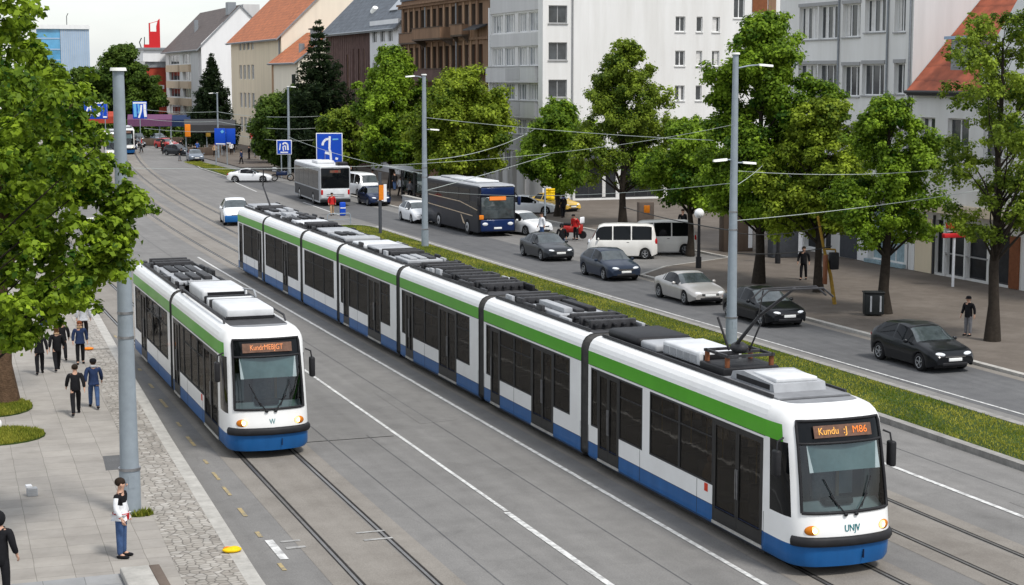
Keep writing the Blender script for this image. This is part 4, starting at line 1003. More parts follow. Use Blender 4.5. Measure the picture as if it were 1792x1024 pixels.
def crown_from_clumps(name, clumps, n_per, leaf, m, seed, flat=.8, hollow=.35):
    g = np.random.default_rng(seed); Cs, Ns, Sz, Sh = [], [], [], []
    for (c, r) in clumps:
        n = max(10, int(n_per * (r * r))); k = 9
        sd_ = g.normal(size=(k, 3)); sd_ /= np.linalg.norm(sd_, axis=1, keepdims=True); sd_[:, 2] *= .8
        sc_ = np.array(c) + sd_ * (r * (.35 + .75 * g.random(k)))[:, None]; sr = r * (.30 + .26 * g.random(k)); sh = np.clip(.25 + .5 * g.random() + .16 * g.normal(size=k), .05, .95)
        w_ = g.integers(0, k, n)                                   # each leaf belongs to one spray of its clump
        d = g.normal(size=(n, 3)); d /= np.linalg.norm(d, axis=1, keepdims=True)
        rad = sr[w_] * (hollow + (1 - hollow) * g.random(n) ** .6) * (1 + .3 * g.normal(size=n).clip(-1.2, 1.8))
        p = sc_[w_] + d * rad[:, None] * np.array([1, 1, flat])
        o_ = p - np.array(c); o_ /= np.maximum(np.linalg.norm(o_, axis=1, keepdims=True), 1e-3)
        Cs.append(p); Ns.append(d * .55 + o_ * .3 + np.array([0, 0, .55]) + g.normal(size=(n, 3)) * .4); Sz.append(leaf * (.6 + .8 * g.random(n))); Sh.append(sh[w_])
    return leaf_mesh(name, np.concatenate(Cs), np.concatenate(Ns), np.concatenate(Sz), m, seed + 1, shade=np.concatenate(Sh))
def add_crown(root, me):
    o = bpy.data.objects.new('crown', me); col.objects.link(o); o.parent = root; return o
def trunk_mesh(root, h, r0, lean, limbs, m, seed, name='trunk', lw=.34):
    rr = random.Random(seed); mb = MB()
    pts = [Vector((lean[0] * t ** 1.3 + rr.uniform(-.05, .05) * (0 < t < 1), lean[1] * t ** 1.3 + rr.uniform(-.05, .05) * (0 < t < 1), -.05 + h * t)) for t in [i / 8 for i in range(9)]]
    rad = [r0 * (1.45 if i == 0 else 1) * (1 - .86 * i / 8) for i in range(9)]
    mb.tube(pts, rad, m, n=10)
    for c, zb in limbs:
        t = min(.97, max(.05, zb / h)); k = t * 8; i = min(7, int(k)); b = pts[i].lerp(pts[i + 1], k - i); c = Vector(c)
        mid = b.lerp(c, .5) + Vector((rr.uniform(-.15, .15), rr.uniform(-.15, .15), rr.uniform(.0, .25)))
        r1 = max(.02, r0 * (1 - .86 * t) * lw)
        mb.tube([b, mid, c], [r1, r1 * .65, r1 * .22], m, n=6)
    return mb.build(name, root)
def tree(label, x, y, h, cr, z0, m, seed, n_cl=46, n_per=900, leaf=.13, r0=.2, shape='egg', trunk='bark_dark', clump=(.20, .36), lean=(0, 0), group=None, z=PAVE, name='tree', top=.12, skew=(0, 0)):
    rr = random.Random(seed); root = thing(name, label, 'tree', (x, y, z), 0, group)
    clumps = []
    for i in range(n_cl):
        t = (i + rr.random()) / n_cl
        if shape == 'egg': prof = (math.sin(math.pi * min(1, (t * .80 + .17))) ** .75) * (1 - .25 * t) + .06
        elif shape == 'cone': prof = 1.05 * (1 - t) ** .75 + .08
        elif shape == 'open': prof = math.sin(math.pi * (t * .75 + .16)) ** .7
        else: prof = math.sqrt(max(.04, 1 - (2 * t - .95) ** 2))
        rc = cr * rr.uniform(*clump) * (.65 + .5 * prof)
        a = rr.uniform(0, 2 * math.pi); R_ = max(0, cr * prof * rr.uniform(.8, 1.12 + .12 * math.sin(3 * a + seed)) - rc * .6) * rr.random() ** .42
        zz = z0 + (h - z0) * t
        clumps.append(((lean[0] * zz / h + skew[0] * t + R_ * math.cos(a), lean[1] * zz / h + skew[1] * t + R_ * math.sin(a), min(zz, h - rc * .6)), rc))
    add_crown(root, crown_from_clumps('crown', clumps, n_per * 1.45, leaf * .68, m, seed))
    limbs = [(c, max(z0 * .75, c[2] - .9 * math.hypot(c[0], c[1]) - .5)) for c, r in clumps[::2] if math.hypot(c[0], c[1]) > .3]
    trunk_mesh(root, h * .92, r0, lean, limbs, trunk, seed)
    return root
GT = 'street trees along the right-hand pavement'
k99 = .99
tree('tall airy young tree nearest on the right pavement, beside the man in a cap', 39.0, 54.2, 12.4, 3.1, 4.0, 'leaf_olive', 21, n_cl=100, n_per=950, leaf=.085, r0=.23, shape='open', clump=(.11, .20), group=GT)
tree('bright green tree rising behind the black litter bin, with a dark straight trunk', 39.3, 62.2, 9.1, 2.75, 3.2, 'leaf_green', 22, n_cl=60, n_per=1300, leaf=.10, r0=.25, shape='egg', clump=(.17, .29), group=GT)
tree('tallest dark green tree, directly behind the big lamp post on the median', 39.4, 73.6, 12.9, 3.7, 3.2, 'leaf_green', 23, n_cl=76, n_per=1250, leaf=.12, r0=.25, shape='egg', clump=(.18, .30), group=GT)
tree('yellowish green tree right of the big lamp post, above the leaning yellow post', 40.4, 69.6, 8.9, 2.9, 3.0, 'leaf_yellow', 24, n_cl=62, n_per=1250, leaf=.11, r0=.2, shape='egg', clump=(.18, .3), group=GT)
tree('low bushy tree just left of the big lamp post, over the white globe lamp', 42.2, 87.0, 7.6, 2.9, 3.0, 'leaf_green', 25, n_cl=44, n_per=1100, leaf=.13, r0=.2, shape='egg', group=GT)
tree('slim pointed tree standing against the blank white gable, behind the white vans', 46.2, 105.6, 12.2, 4.2, 2.9, 'leaf_olive', 26, n_cl=84, n_per=900, leaf=.12, r0=.26, shape='egg', clump=(.14, .24), group=GT)
tree('small tree squeezed beside the white apartment block, left of the pointed tree', 45.0, 114.6, 8.2, 3.2, 2.4, 'leaf_green', 27, n_cl=44, n_per=900, leaf=.15, r0=.22, shape='egg', group=GT)
tree('bushy pale green tree above the dark coach', 43.0, 131.5, 10.4, 4.9, 2.2, 'leaf_yellow', 28, n_cl=62, n_per=620, leaf=.17, r0=.3, shape='egg', clump=(.2, .32), group=GT)
tree('deep green broad tree right of the large blue sign', 42.6, 149.5, 12.4, 4.6, 2.6, 'leaf_green', 29, n_cl=60, n_per=620, leaf=.19, r0=.32, shape='egg', clump=(.2, .32), group=GT)
tree('reddish olive shrub-like tree low beside the large blue sign', 41.9, 163.0, 7.0, 3.0, 1.6, 'leaf_olive', 30, n_cl=40, n_per=620, leaf=.18, r0=.2, shape='round', group=GT)
tree('dark low tree under the broad conifer, near the thin far lamp post', 41.3, 183.0, 8.6, 4.6, .8, 'leaf_dark', 31, n_cl=56, n_per=420, leaf=.22, r0=.25, shape='round', group=GT)
tree('green bushy tree left of the broad conifer, in front of the cream house', 42.0, 199.0, 7.2, 3.0, .8, 'leaf_dark', 32, n_cl=36, n_per=420, leaf=.22, r0=.2, shape='round', group=GT)
tree('big round park tree at the far end of the street, left of the red building', 37.9, 297, 15.3, 6.0, 2.0, 'leaf_dark', 33, n_cl=80, n_per=230, leaf=.34, r0=.5, shape='round', clump=(.2, .3), group='park trees closing the far end of the street')
tree('lower dark park tree behind the two blue signs', 31.5, 300, 11.5, 5.2, 1.0, 'leaf_dark', 34, n_cl=66, n_per=230, leaf=.34, r0=.4, shape='round', clump=(.2, .3), group='park trees closing the far end of the street')
tree('park tree showing just left of the tall grey pole top', 26.0, 305, 12.5, 5.6, 1.0, 'leaf_dark', 35, n_cl=66, n_per=220, leaf=.34, r0=.4, shape='round', clump=(.2, .3), group='park trees closing the far end of the street')
tree('dark park tree tucked behind the red building corner', 43.5, 312, 9.5, 4.5, .8, 'leaf_dark', 36, n_cl=50, n_per=220, leaf=.34, r0=.4, shape='round', clump=(.2, .3), group='park trees closing the far end of the street')
def conifer(label, x, y, h, cr, z0, seed, n_t=26, leaf=.2, dens=150, m='needle', ragged=.25):
    g = np.random.default_rng(seed); rr = random.Random(seed); root = thing('pine_tree', label, 'tree', (x, y, PAVE), 0, 'conifers in front of the far houses')
    Cs, Ns, Sz, limbs = [], [], [], []
    for i in range(n_t):
        t = i / (n_t - 1); z = z0 + (h - z0) * t ** .9; Rr = cr * (1 - t) ** .8 * (1 + rr.uniform(-ragged, ragged)) + .12
        nb = max(4, int(13 * (1 - t) + 4))
        for b in range(nb):
            a = 2 * math.pi * (b + rr.random() * .8) / nb; Lb = Rr * rr.uniform(.7, 1.12); n = int(dens * Lb / cr) + 8
            s = g.random(n) ** .7; wv = .16 + .20 * Lb * (1 - s) * .55
            px = s * Lb; off = g.normal(size=n) * wv
            zz = z - .24 * Lb * s + .12 * Lb * s ** 3 + g.normal(size=n) * (.09 + .05 * Lb)
            Cs.append(np.stack([px * math.cos(a) - off * math.sin(a), px * math.sin(a) + off * math.cos(a), zz], 1)); Ns.append(g.normal(size=(n, 3)) * .6 + np.array([0, 0, .9])); Sz.append(leaf * (.6 + .7 * g.random(n)))
            if b % 3 == 0: limbs.append(((Lb * .7 * math.cos(a), Lb * .7 * math.sin(a), z - .12 * Lb), max(.3, z - .1)))
    add_crown(root, leaf_mesh('crown', np.concatenate(Cs), np.concatenate(Ns), np.concatenate(Sz), m, seed, .35))
    trunk_mesh(root, h * .97, .3, (0, 0), limbs, 'bark_dark', seed)
conifer('broad ragged dark pine in front of the brown wooden house', 42.9, 178.0, 15.7, 4.4, 1.2, 41, n_t=20, leaf=.26, ragged=.35)
conifer('neat dark fir in front of the white house with the brown roof', 42.2, 238.0, 13.0, 3.7, 1.6, 42, n_t=22, leaf=.26, ragged=.12)
# the leafy tree at the left edge, close to the camera
near = thing('tree', 'large leafy tree filling the left edge, its branches crossing the tall grey pole', 'tree', (.2, 36.2, PAVE))
rr = random.Random(51)
LIM = [(0, 2.75), (22, 3.1), (45, 2.85), (70, 2.95), (100, 3.25), (125, 3.85), (135, 4.0), (155, 3.7), (180, 3.6), (205, 3.75), (220, 4.15), (250, 4.3), (300, 4.4), (335, 4.6), (352, 5.0), (368, 5.15), (392, 4.9), (420, 4.75), (480, 4.6), (510, 4.05), (545, 3.6), (575, 2.75), (600, 2.6)]
clumps = []
for i in range(420):
    py = rr.uniform(-140, 598) if i > 150 else rr.uniform(330, 596); z = 11.54 - .01151 * py
    lim = interp(LIM, py) if py > 0 else 2.75 + py * .004
    r = rr.uniform(.22, .42); wdt = max(1.2, lim - (-3.2))
    xx = lim - r * .8 - wdt * rr.random() ** (1.6 if i > 90 else 1.0) * .95
    yy = 36.2 + rr.uniform(-1.6, 1.6) * (1 - .5 * (xx > 3.6)) + (.4 if xx > 4 else 0)
    sc_ = yy / 36.2
    if abs((xx - 2.13) / .01165 - 132) < 24 and abs(py - 383) < 24: continue        # gap where the lamp hangs
    clumps.append((((xx * sc_) - .2, yy - 36.2, 10 + (z - 10) * sc_ - PAVE), r))
for (px, py, r) in ((82, 18, .16), (152, 128, .18), (62, 12, .2), (45, 40, .25), (240, 362, .22), (255, 372, .16), (222, 378, .24), (212, 300, .2), (205, 470, .26), (150, 545, .2), (180, 240, .2), (215, 420, .24), (20, 590, .25)):
    clumps.append(((2.13 + .01165 * px - .2, rr.uniform(-.2, .4), 11.54 - .01151 * py - PAVE), r))
add_crown(near, crown_from_clumps('crown', clumps, 1350, .071, 'leaf_near', 52, hollow=.2))
limbs = [(c, max(2.8, c[2] - .8 * abs(c[0]) - .3)) for c, r in clumps[::11] if c[2] > 6.2]
trunk_mesh(near, 11.5, .3, (.2, 0), limbs, 'bark_dark', 53, lw=.16)
tree('tree with a thick reddish brown trunk in a grass patch at the left edge', 2.98, 54.0, 11.0, 3.4, 4.6, 'leaf_near', 55, n_cl=60, n_per=420, leaf=.14, r0=.36, shape='round', trunk='bark_red', clump=(.18, .3))
# grass
def grass(name, label, pts_fn, n, hgt, seed, cat='grass'):
    g = np.random.default_rng(seed); C = pts_fn(g, n); n = len(C)
    a = g.random(n) * 6.283; h = hgt * (.4 + .8 * g.random(n)); w_ = .018 + .012 * g.random(n)
    d = np.stack([np.cos(a), np.sin(a), np.zeros(n)], 1); ln = g.normal(size=(n, 3)) * .35; ln[:, 2] = 1
    tipv = C + ln * h[:, None]
    vs = np.stack([C - d * w_[:, None], C + d * w_[:, None], tipv], 1).reshape(-1, 3)
    me = bpy.data.meshes.new(name); me.vertices.add(3 * n); me.vertices.foreach_set('co', vs.ravel().astype(np.float32)); me.loops.add(3 * n); me.loops.foreach_set('vertex_index', np.arange(3 * n, dtype=np.int32))
    me.polygons.add(n); me.polygons.foreach_set('loop_start', np.arange(0, 3 * n, 3, dtype=np.int32)); me.polygons.foreach_set('loop_total', np.full(n, 3, dtype=np.int32))
    me.materials.append(MATS['grass_blade']); me.update(calc_edges=True)
    at = me.attributes.new('leafcol', 'FLOAT', 'POINT')
    v = np.clip(.55 + .35 * np.sin(C[:, 1] * .9 + 2 * np.sin(C[:, 0] * 2.1)) * np.sin(C[:, 1] * .23 + 1) + g.normal(size=n) * .22, 0, 1)
    at.data.foreach_set('value', np.repeat(v, 3).astype(np.float32))
    o = bpy.data.objects.new(name, me); col.objects.link(o); return tag(o, label, cat, kind='stuff')
def med(g, n):
    y = 20 + 92 * g.random(n) ** 1.15; x = MX0 + .3 + (MX1 - MX0 - .6) * g.random(n)
    keep = (y < 109.5) | ((np.abs(x - 28.62) < 1.3 * np.sqrt(np.maximum(0, 1 - ((y - 109.5) / 2.4) ** 2))))
    return np.stack([x, y, np.full(n, .14)], 1)[keep]
grass('median_grass', 'green and yellowing grass growing along the central median strip', med, 62000, .075, 61)
def isln(g, n): y = 170 + 33 * g.random(n); return np.stack([32.3 + 1.9 * g.random(n) + (y > 180) * .2, y, np.full(n, .14)], 1)
grass('island_grass', 'short grass growing on the far traffic island by the dark posts', isln, 9000, .16, 62)
def disc(cx, cy, rx, ry, z):
    def f(g, n): a = 6.283 * g.random(n); r = np.sqrt(g.random(n)); return np.stack([cx + rx * r * np.cos(a), cy + ry * r * np.sin(a), np.full(n, z)], 1)
    return f
for cx, cy, rx, ry, s_, lab in ((2.6, 53.2, 1.15, 1.5, 63, 'dark grass patch around the foot of the reddish trunk'), (2.4, 48.8, 1.35, 1.2, 64, 'oval grass patch with the white bag lying on it')):
    struct(MB().prism([(cx + rx * 1.03 * math.cos(t), cy + ry * 1.03 * math.sin(t)) for t in [i * .3142 for i in range(20)]], PAVE, PAVE + .03, 'soil'), 'grass_patch')
    grass('patch_grass', lab, disc(cx, cy, rx, ry, PAVE + .02), 9000, .10, s_)
grass('tuft_grass', 'small grass tuft at the foot of the tall grey pole', disc(5.02, 38.75, .3, .16, PAVE), 420, .16, 66)
def kerbw(g, n): y = 30 + 70 * g.random(n) ** 1.5; return np.stack([26.9 + .08 * g.normal(size=n) + (g.random(n) > .5) * 3.4, y, np.full(n, .1)], 1)
# ---------------------------------------------------------------- buildings
rw_ = random.Random(99)
def window(root, O, U, N, h, depth, n=2, frame='frame_white', glass='window_glass', curt=.5, sill=None, fw=.07, name='window'):
    u0, u1, a, b = h; O = Vector((O[0], O[1], 0)); U = Vector((U[0], U[1], 0)); N = Vector((N[0], N[1], 0))
    p = lambda u, z, d: O + U * u + N * d + Vector((0, 0, z))
    def slab(mb, c0, c1, e0, e1, d0, d1, m):
        vs = [p(u, z, d) for d in (d0, d1) for z in (e0, e1) for u in (c0, c1)]
        mb.add(vs, [(0, 2, 3, 1), (4, 5, 7, 6), (0, 1, 5, 4), (2, 6, 7, 3), (0, 4, 6, 2), (1, 3, 7, 5)], m)
    f = MB(); d0, d1 = depth - .07, depth - .005
    slab(f, u0 + .003, u0 + fw, a + .003, b - .003, d0, d1, frame); slab(f, u1 - fw, u1 - .003, a + .003, b - .003, d0, d1, frame)
    slab(f, u0 + fw, u1 - fw, a + .003, a + fw, d0, d1, frame); slab(f, u0 + fw, u1 - fw, b - fw, b - .003, d0, d1, frame)
    for k in range(1, n):
        um = u0 + (u1 - u0) * k / n; slab(f, um - fw * .55, um + fw * .55, a + fw, b - fw, d0, d1, frame)
    if sill: slab(f, u0 - .06, u1 + .06, a - .07, a - .004, -.09, depth - .08, sill)
    fo = f.build(name, root, True)
    g = MB(); slab(g, u0 + .02, u1 - .02, a + .02, b - .02, depth - .03, depth - .008, glass); g.build('pane', fo, True)
    if rw_.random() < curt:
        c = MB()
        for k in range(n):
            if rw_.random() < .7:
                c0 = u0 + fw + (u1 - u0 - 2 * fw) * k / n + .02; wd = (u1 - u0) / n * rw_.uniform(.25, .6)
                if rw_.random() < .5: slab(c, c0, c0 + wd, a + fw + .01, b - fw - .01, depth - .04, depth - .0305, 'curtain')
                else:
                    c1 = u0 + fw + (u1 - u0 - 2 * fw) * (k + 1) / n - .04; slab(c, c1 - wd, c1, a + fw + .01, b - fw - .01, depth - .04, depth - .0305, 'curtain')
        if c.v: c.build('curtain', fo, True)
    return fo
SF = dict(U=(0, -1), N=(1, 0))                     # street facade: u runs towards the viewer
def su(y1): return lambda ya, yb, za, zb: (y1 - max(ya, yb), y1 - min(ya, yb), za, zb)
XB = 49.6
def house(name, label, y0, y1, x1=64, cat='house'):
    return thing(name, label, cat, (XB, (y0 + y1) / 2, 0))
def box_shell(mb, x0, x1, y0, y1, z1, m, front=True, near=True):
    mb.quad((x0, y1, 0), (x1, y1, 0), (x1, y1, z1), (x0, y1, z1), m); mb.quad((x1, y0, 0), (x1, y1, 0), (x1, y1, z1), (x1, y0, z1), m)
    if near: mb.quad((x0, y0, 0), (x1, y0, 0), (x1, y0, z1), (x0, y0, z1), m)
    if front: mb.quad((x0, y0, 0), (x0, y1, 0), (x0, y1, z1), (x0, y0, z1), m)
def gable_roof(root, x0, x1, y0, y1, ze0, ze1, xr, zr, m, over=.45, oy=.25, gutter='zinc', th=.22, name='roof'):
    mb = MB()
    s0 = (zr - ze0) / (xr - x0); s1 = (zr - ze1) / (x1 - xr)
    a = (x0 - over, ze0 - over * s0); c = (x1 + over, ze1 - over * s1); ya, yb = y0 - oy, y1 + oy
    for (xa, za), (xb, zb) in ((a, (xr, zr)), (c, (xr, zr))):
        mb.add([(xa, ya, za + .03), (xb, ya, zb + .03), (xb, yb, zb + .03), (xa, yb, za + .03), (xa, ya, za - th), (xb, ya, zb - th), (xb, yb, zb - th), (xa, yb, za - th)],
               [(0, 1, 2, 3)], m); mb.add(mb.v[-8:], [(4, 5, 6, 7), (0, 1, 5, 4), (3, 2, 6, 7), (0, 3, 7, 4)], gutter)
    r = mb.build(name, root, True)
    g = MB().tube([(a[0] - .07, ya, a[1] - .05), (a[0] - .07, yb, a[1] - .05)], .09, gutter, n=8); g.build('gutter', r, True)
    return r
# A: white house, brown roof
A = house('house', 'white gabled house with brown roof and beige balcony panels, farthest of the row', 289, 328)
mb = MB(); box_shell(mb, XB, 63, 289, 328, 15.2, 'plaster_bright', near=False, front=False)
holes = [su(328)(324, 312, z, z + 1.7) for z in (12.4, 9.5, 6.5, 3.4)] + [su(328)(308, 300, z, z + 1.7) for z in (12.4, 9.5, 6.5, 3.4)] + [su(328)(297, 291.5, z, z + 1.7) for z in (12.4, 9.5, 6.5, 3.4)]
wall(mb, (XB, 328), (0, -1), 39, 0, 15.2, holes, (1, 0), .25, 'plaster_white')
mb.extr([(XB, 289, 0), (63, 289, 0), (63, 289, 15.6), (56.3, 289, 22.0), (XB, 289, 15.6)], (0, .2, 0), 'plaster_bright'); mb.build('wall', A, True)
for h in holes: window(A, (XB, 328), (0, -1), (1, 0), h, .25, n=3)
for z in (11.0, 8.1, 5.1, 2.2):
    for ya, yb in ((325, 311), (309, 299.5)): MB().box(XB - .5, XB - .02, yb, ya, z, z + 1.25, 'plaster_beige').build('balcony', A, True)
MB().box(XB - .25, XB - .02, 290.2, 298, 2.0, 15.1, 'plaster_palegrey').build('bay', A, True)
rf = gable_roof(A, XB, 63, 289, 328, 15.4, 15.4, 56.3, 22.1, 'brown_tiles', over=.8)
MB().box(57.2, 60.0, 291, 296, 17.5, 22.3, 'plaster_palegrey').build('dormer', rf, True); MB().box(52.2, 52.8, 310, 311, 17, 20.2, 'zinc').build('chimney', rf, True)
MB().box(54.5, 55.9, 290.5, 292.5, 20.5, 22.6, 'zinc').build('chimney', rf, True)
# B: cream house, orange roof
B = house('house', 'cream house with steep orange tiled roof and rows of narrow windows', 227, 262.5)
mb = MB(); box_shell(mb, XB, 66, 227, 262.5, 15.6, 'plaster_cream', near=False, front=False)
holes = []
for z0, z1 in ((14.0, 15.25), (9.75, 11.85), (5.6, 7.8), (2.0, 4.2)):
    for k in range(4): holes.append(su(262.5)(256.2 - k * 3., 254.2 - k * 3., z0, z1))
    holes.append(su(262.5)(238, 236.4, z0, z1)) if z0 < 5 else None
wall(mb, (XB, 262.5), (0, -1), 35.5, 0, 15.6, holes, (1, 0), .22, 'plaster_cream')
mb.extr([(XB, 227, 0), (66, 227, 0), (66, 227, 15.8), (57.8, 227, 23.6), (XB, 227, 15.8)], (0, .2, 0), 'plaster_pale_cream'); mb.build('wall', B, True)
for h in holes: window(B, (XB, 262.5), (0, -1), (1, 0), h, .22, n=2, glass='window_pale')
MB().tube([(XB - .08, 227.8, 0), (XB - .08, 227.8, 15.4)], .12, 'zinc', n=6).build('drainpipe', B, True)
gable_roof(B, XB, 66, 227, 262.5, 15.8, 15.8, 57.8, 23.7, 'orange_tiles', over=.7, oy=.35)
# annex
AN = thing('house', 'small cream annex with low orange roof and grey chimneys beside the tall cream house', 'house', (48.3, 219, 0))
mb = MB(); box_shell(mb, 48.3, 58, 211.5, 226.5, 12.1, 'plaster_pale_cream', near=False)
mb.extr([(48.3, 211.5, 0), (58, 211.5, 0), (58, 211.5, 12.2), (53, 211.5, 15.6), (48.3, 211.5, 12.2)], (0, .2, 0), 'plaster_pale_cream')
mb.box(48.15, 48.3, 226, 226.5, 0, 12.1, 'stone_tan'); mb.build('wall', AN, True)
r_ = gable_roof(AN, 48.3, 58, 211.5, 226.5, 12.3, 12.3, 53, 15.9, 'orange_tiles', over=.6)
MB().box(50.6, 51.6, 213, 214.4, 13.4, 16.0, 'zinc').box(50.4, 51.8, 212.8, 214.6, 16.0, 16.15, 'frame_dark').build('chimney', r_, True)
MB().box(49.4, 50.0, 215, 215.7, 12.8, 14.3, 'zinc').build('chimney', r_, True)
h = [(2., 4., 8.6, 10.6), (6, 8, 8.6, 10.6)]
MB().box(48.27, 48.295, 213, 215, 8.6, 10.4, 'window_glass').build('window', AN, True)
# C: slate-roofed house, brown boards + white bay
Cc = house('house', 'slate-roofed house, half brown boarding and half white with arched windows', 170.3, 202)
mb = MB(); box_shell(mb, XB, 66, 181.3, 202, 15.4, 'wood_brown', near=True, front=False)
holes = [su(202)(y, y - .55, 9.2, 13.2) for y in (189.5, 187.2, 185.0)] + [su(202)(192.5, 191.7, 7.4, 12.6), su(202)(198, 197, 6, 10)]
wall(mb, (XB, 202), (0, -1), 20.7, 0, 15.4, holes, (1, 0), .2, 'wood_brown')
for k in range(24): mb.box(XB - .05, XB - .002, 201.8 - k * .86, 201.87 - k * .86, 0, 15.4, 'wood_brown')
mb.build('wall', Cc, True)
for h in holes: window(Cc, (XB, 202), (0, -1), (1, 0), h, .2, n=1, frame='stone_tan', curt=.3, fw=.1)
mb = MB(); box_shell(mb, XB - .25, 66, 170.3, 181.28, 16.0, 'plaster_bright', near=True, front=False)
hw = [su(181.28)(y, y - 1.9, z, z + 1.7) for y in (180.3, 177.2, 174.2) for z in (13.7, 9.9, 6.2, 2.4)]
wall(mb, (XB - .25, 181.28), (0, -1), 10.98, 0, 16.0, hw, (1, 0), .2, 'plaster_bright'); mb.build('white_wall', Cc, True)
for h in hw: window(Cc, (XB - .25, 181.28), (0, -1), (1, 0), h, .2, n=2)
r_ = gable_roof(Cc, XB - .25, 66, 170.3, 202, 15.5, 15.5, 57.8, 23.8, 'slate_tiles', over=.5)
MB().tube([(51.2, 186, 17.2), (51.2, 185.6, 17.7)], [.5, .3], 'lamp_white', n=10).build('satellite_dish', r_, True)
MB().extr([(50.8, 178.5, 17.0), (50.8, 175.5, 17.0), (53, 175.5, 19.3), (53, 178.5, 19.3)], (-.1, 0, .1), 'window_pale').build('skylight', r_, True)
# D: ornate brown block with balconies
D = house('apartment_block', 'ornate old brown apartment block with pilasters and stone balconies', 142.6, 169.9, cat='building')
mb = MB(); box_shell(mb, XB, 66, 142.6, 169.9, 17.6, 'stone_brown', near=True, front=False)
holes = []; y = 168.9
ys_w = []
while y > 144: ys_w.append(y); y -= 1.95
for y in ys_w:
    for z0, z1 in ((14.55, 16.55), (10.7, 12.95), (6.9, 9.1), (3.3, 5.3)): holes.append(su(169.9)(y, y - 1.05, z0, z1))
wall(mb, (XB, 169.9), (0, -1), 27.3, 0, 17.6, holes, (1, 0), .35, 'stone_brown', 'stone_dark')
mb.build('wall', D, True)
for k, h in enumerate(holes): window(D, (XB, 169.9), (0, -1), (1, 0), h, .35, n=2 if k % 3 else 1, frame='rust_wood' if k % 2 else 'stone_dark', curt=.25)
pl = MB()
for k, y in enumerate(ys_w): pl.box(XB - .10, XB - .003, y + .06, y + .32 + .3 * (k % 3 == 0), 9.6, 16.9, 'stone_tan' if k % 3 else 'stone_brown')
pl.build('pilaster', D, True)
cn = MB()
for z, d, hh in ((16.85, .35, .25), (17.1, .55, .2), (13.35, .22, .22), (9.35, .25, .25)): cn.box(XB - d, XB - .004, 142.6, 169.9, z, z + hh, 'stone_brown')
cn.build('cornice', D, True)
def balcony(y0, y1, z, d=1.25, m='stone_brown', hh=1.05):
    b = MB().box(XB - d, XB - .26, y0, y1, z, z + .16, 'stone_dark').box(XB - d, XB - d + .12, y0, y1, z + .16, z + hh, m).box(XB - d + .12, XB - .26, y0, y0 + .12, z + .16, z + hh, m).box(XB - d + .12, XB - .26, y1 - .12, y1, z + .16, z + hh, m).box(XB - d - .05, XB - d + .17, y0 - .05, y1 + .05, z + hh, z + hh + .07, 'stone_dark')
    for yy in (y0 + .1, y1 - .3): b.extr([(XB - d + .1, yy, z), (XB - .26, yy, z - .6), (XB - .26, yy, z)], (0, .2, 0), 'stone_dark')
    b.build('balcony', D, True)
balcony(152.2, 161.2, 13.5, 1.5, 'stone_brown', 1.15); balcony(161.6, 168.8, 13.3, .6); balcony(152.2, 161.2, 9.6, 1.4, 'wood_brown', 1.2); balcony(147.6, 151.0, 13.7, .9)
for z in (14.25, 10.4, 6.6): MB().extr([(XB - 1.1, 143.1, z), (XB - .02, 143.1, z + .45), (XB - .02, 143.1, z + .3), (XB - 1.1, 143.1, z - .1)], (0, 3.6, 0), 'frame_dark').build('awning', D, True)
MB().box(XB - .12, 66, 142.6, 169.9, 17.62, 18.4, 'slate_tiles').build('roof', D, True)
for y in (161.3, 151.6): MB().tube([(XB - .12, y, 0), (XB - .12, y, 16.8)], .09, 'zinc', n=6).build('drainpipe', D, True)
# E: white apartment block
E_ = house('apartment_block', 'white modern apartment block with strip windows and a big blank gable', 129, 142.4, cat='building')
mb = MB(); box_shell(mb, XB, 73, 129, 142.4, 19.5, 'plaster_white', near=False, front=False)
rows = [(13.75, 15.3), (10.98, 12.5), (8.15, 9.5), (5.35, 6.6), (2.2, 3.9)]
fh = [su(142.4)(ya, yb, z0, z1) for z0, z1 in rows for ya, yb in ((141.9, 139.1), (138.7, 136.2), (135.4, 133.2), (132.9, 130.2))]
wall(mb, (XB, 142.4), (0, -1), 13.4, 0, 19.5, fh, (1, 0), .22, 'plaster_white')
g1 = [(.25, 1.85, z, z + 1.42) for z in (14.3, 11.38, 8.42, 5.5, 17.2)]
g2 = [(x, x + w_, z, z + 1.24) for z in (13.74, 10.96, 8.12, 5.3) for x, w_ in ((11.4, .88), (13.3, .55), (14.75, .68))] + [(16.7, 17.7, 14.9, 16.6)]
g3 = [(2.6 + k * 4.1, 6.2 + k * 4.1, .25, 3.3) for k in range(5)]
wall(mb, (XB, 129), (1, 0), 23.4, 0, 19.5, g1 + g2 + g3, (0, 1), .2, 'plaster_white'); mb.build('wall', E_, True)
for h in fh: window(E_, (XB, 142.4), (0, -1), (1, 0), h, .22, n=4, glass='window_pale', curt=.8)
for h in g1: window(E_, (XB, 129), (1, 0), (0, 1), h, .2, n=2, frame='frame_grey', sill='frame_grey', curt=.3)
for h in g2: window(E_, (XB, 129), (1, 0), (0, 1), h, .2, n=2 if h[1] - h[0] > .7 else 1, sill='frame_white', curt=.6)
for h in g3: window(E_, (XB, 129), (1, 0), (0, 1), h, .2, n=3, frame='frame_dark', glass='shop_dark', curt=.2, name='shop_window')
MB().box(51.9, 72.8, 128.4, 128.99, 3.5, 4.1, 'shop_panel').build('fascia', E_, True)
for k, (z0, z1) in enumerate(((15.45, 18.2), (12.6, 13.65), (9.6, 10.88), (6.72, 8.05), (4.0, 5.25))):
    d = .12 if k < 2 else .55
    s_ = MB().box(XB - d, XB - .004, 130, 142.1, z0, z1, 'plaster_palegrey')
    if k >= 2: s_.box(XB - d - .02, XB - d - .003, 133.5, 137, z0 + .2, z1 - .1, 'plaster_grey').box(XB - d - .04, XB - .004, 129.9, 142.2, z1, z1 + .06, 'frame_grey')
    s_.build('balcony' if k >= 2 else 'spandrel', E_, True)
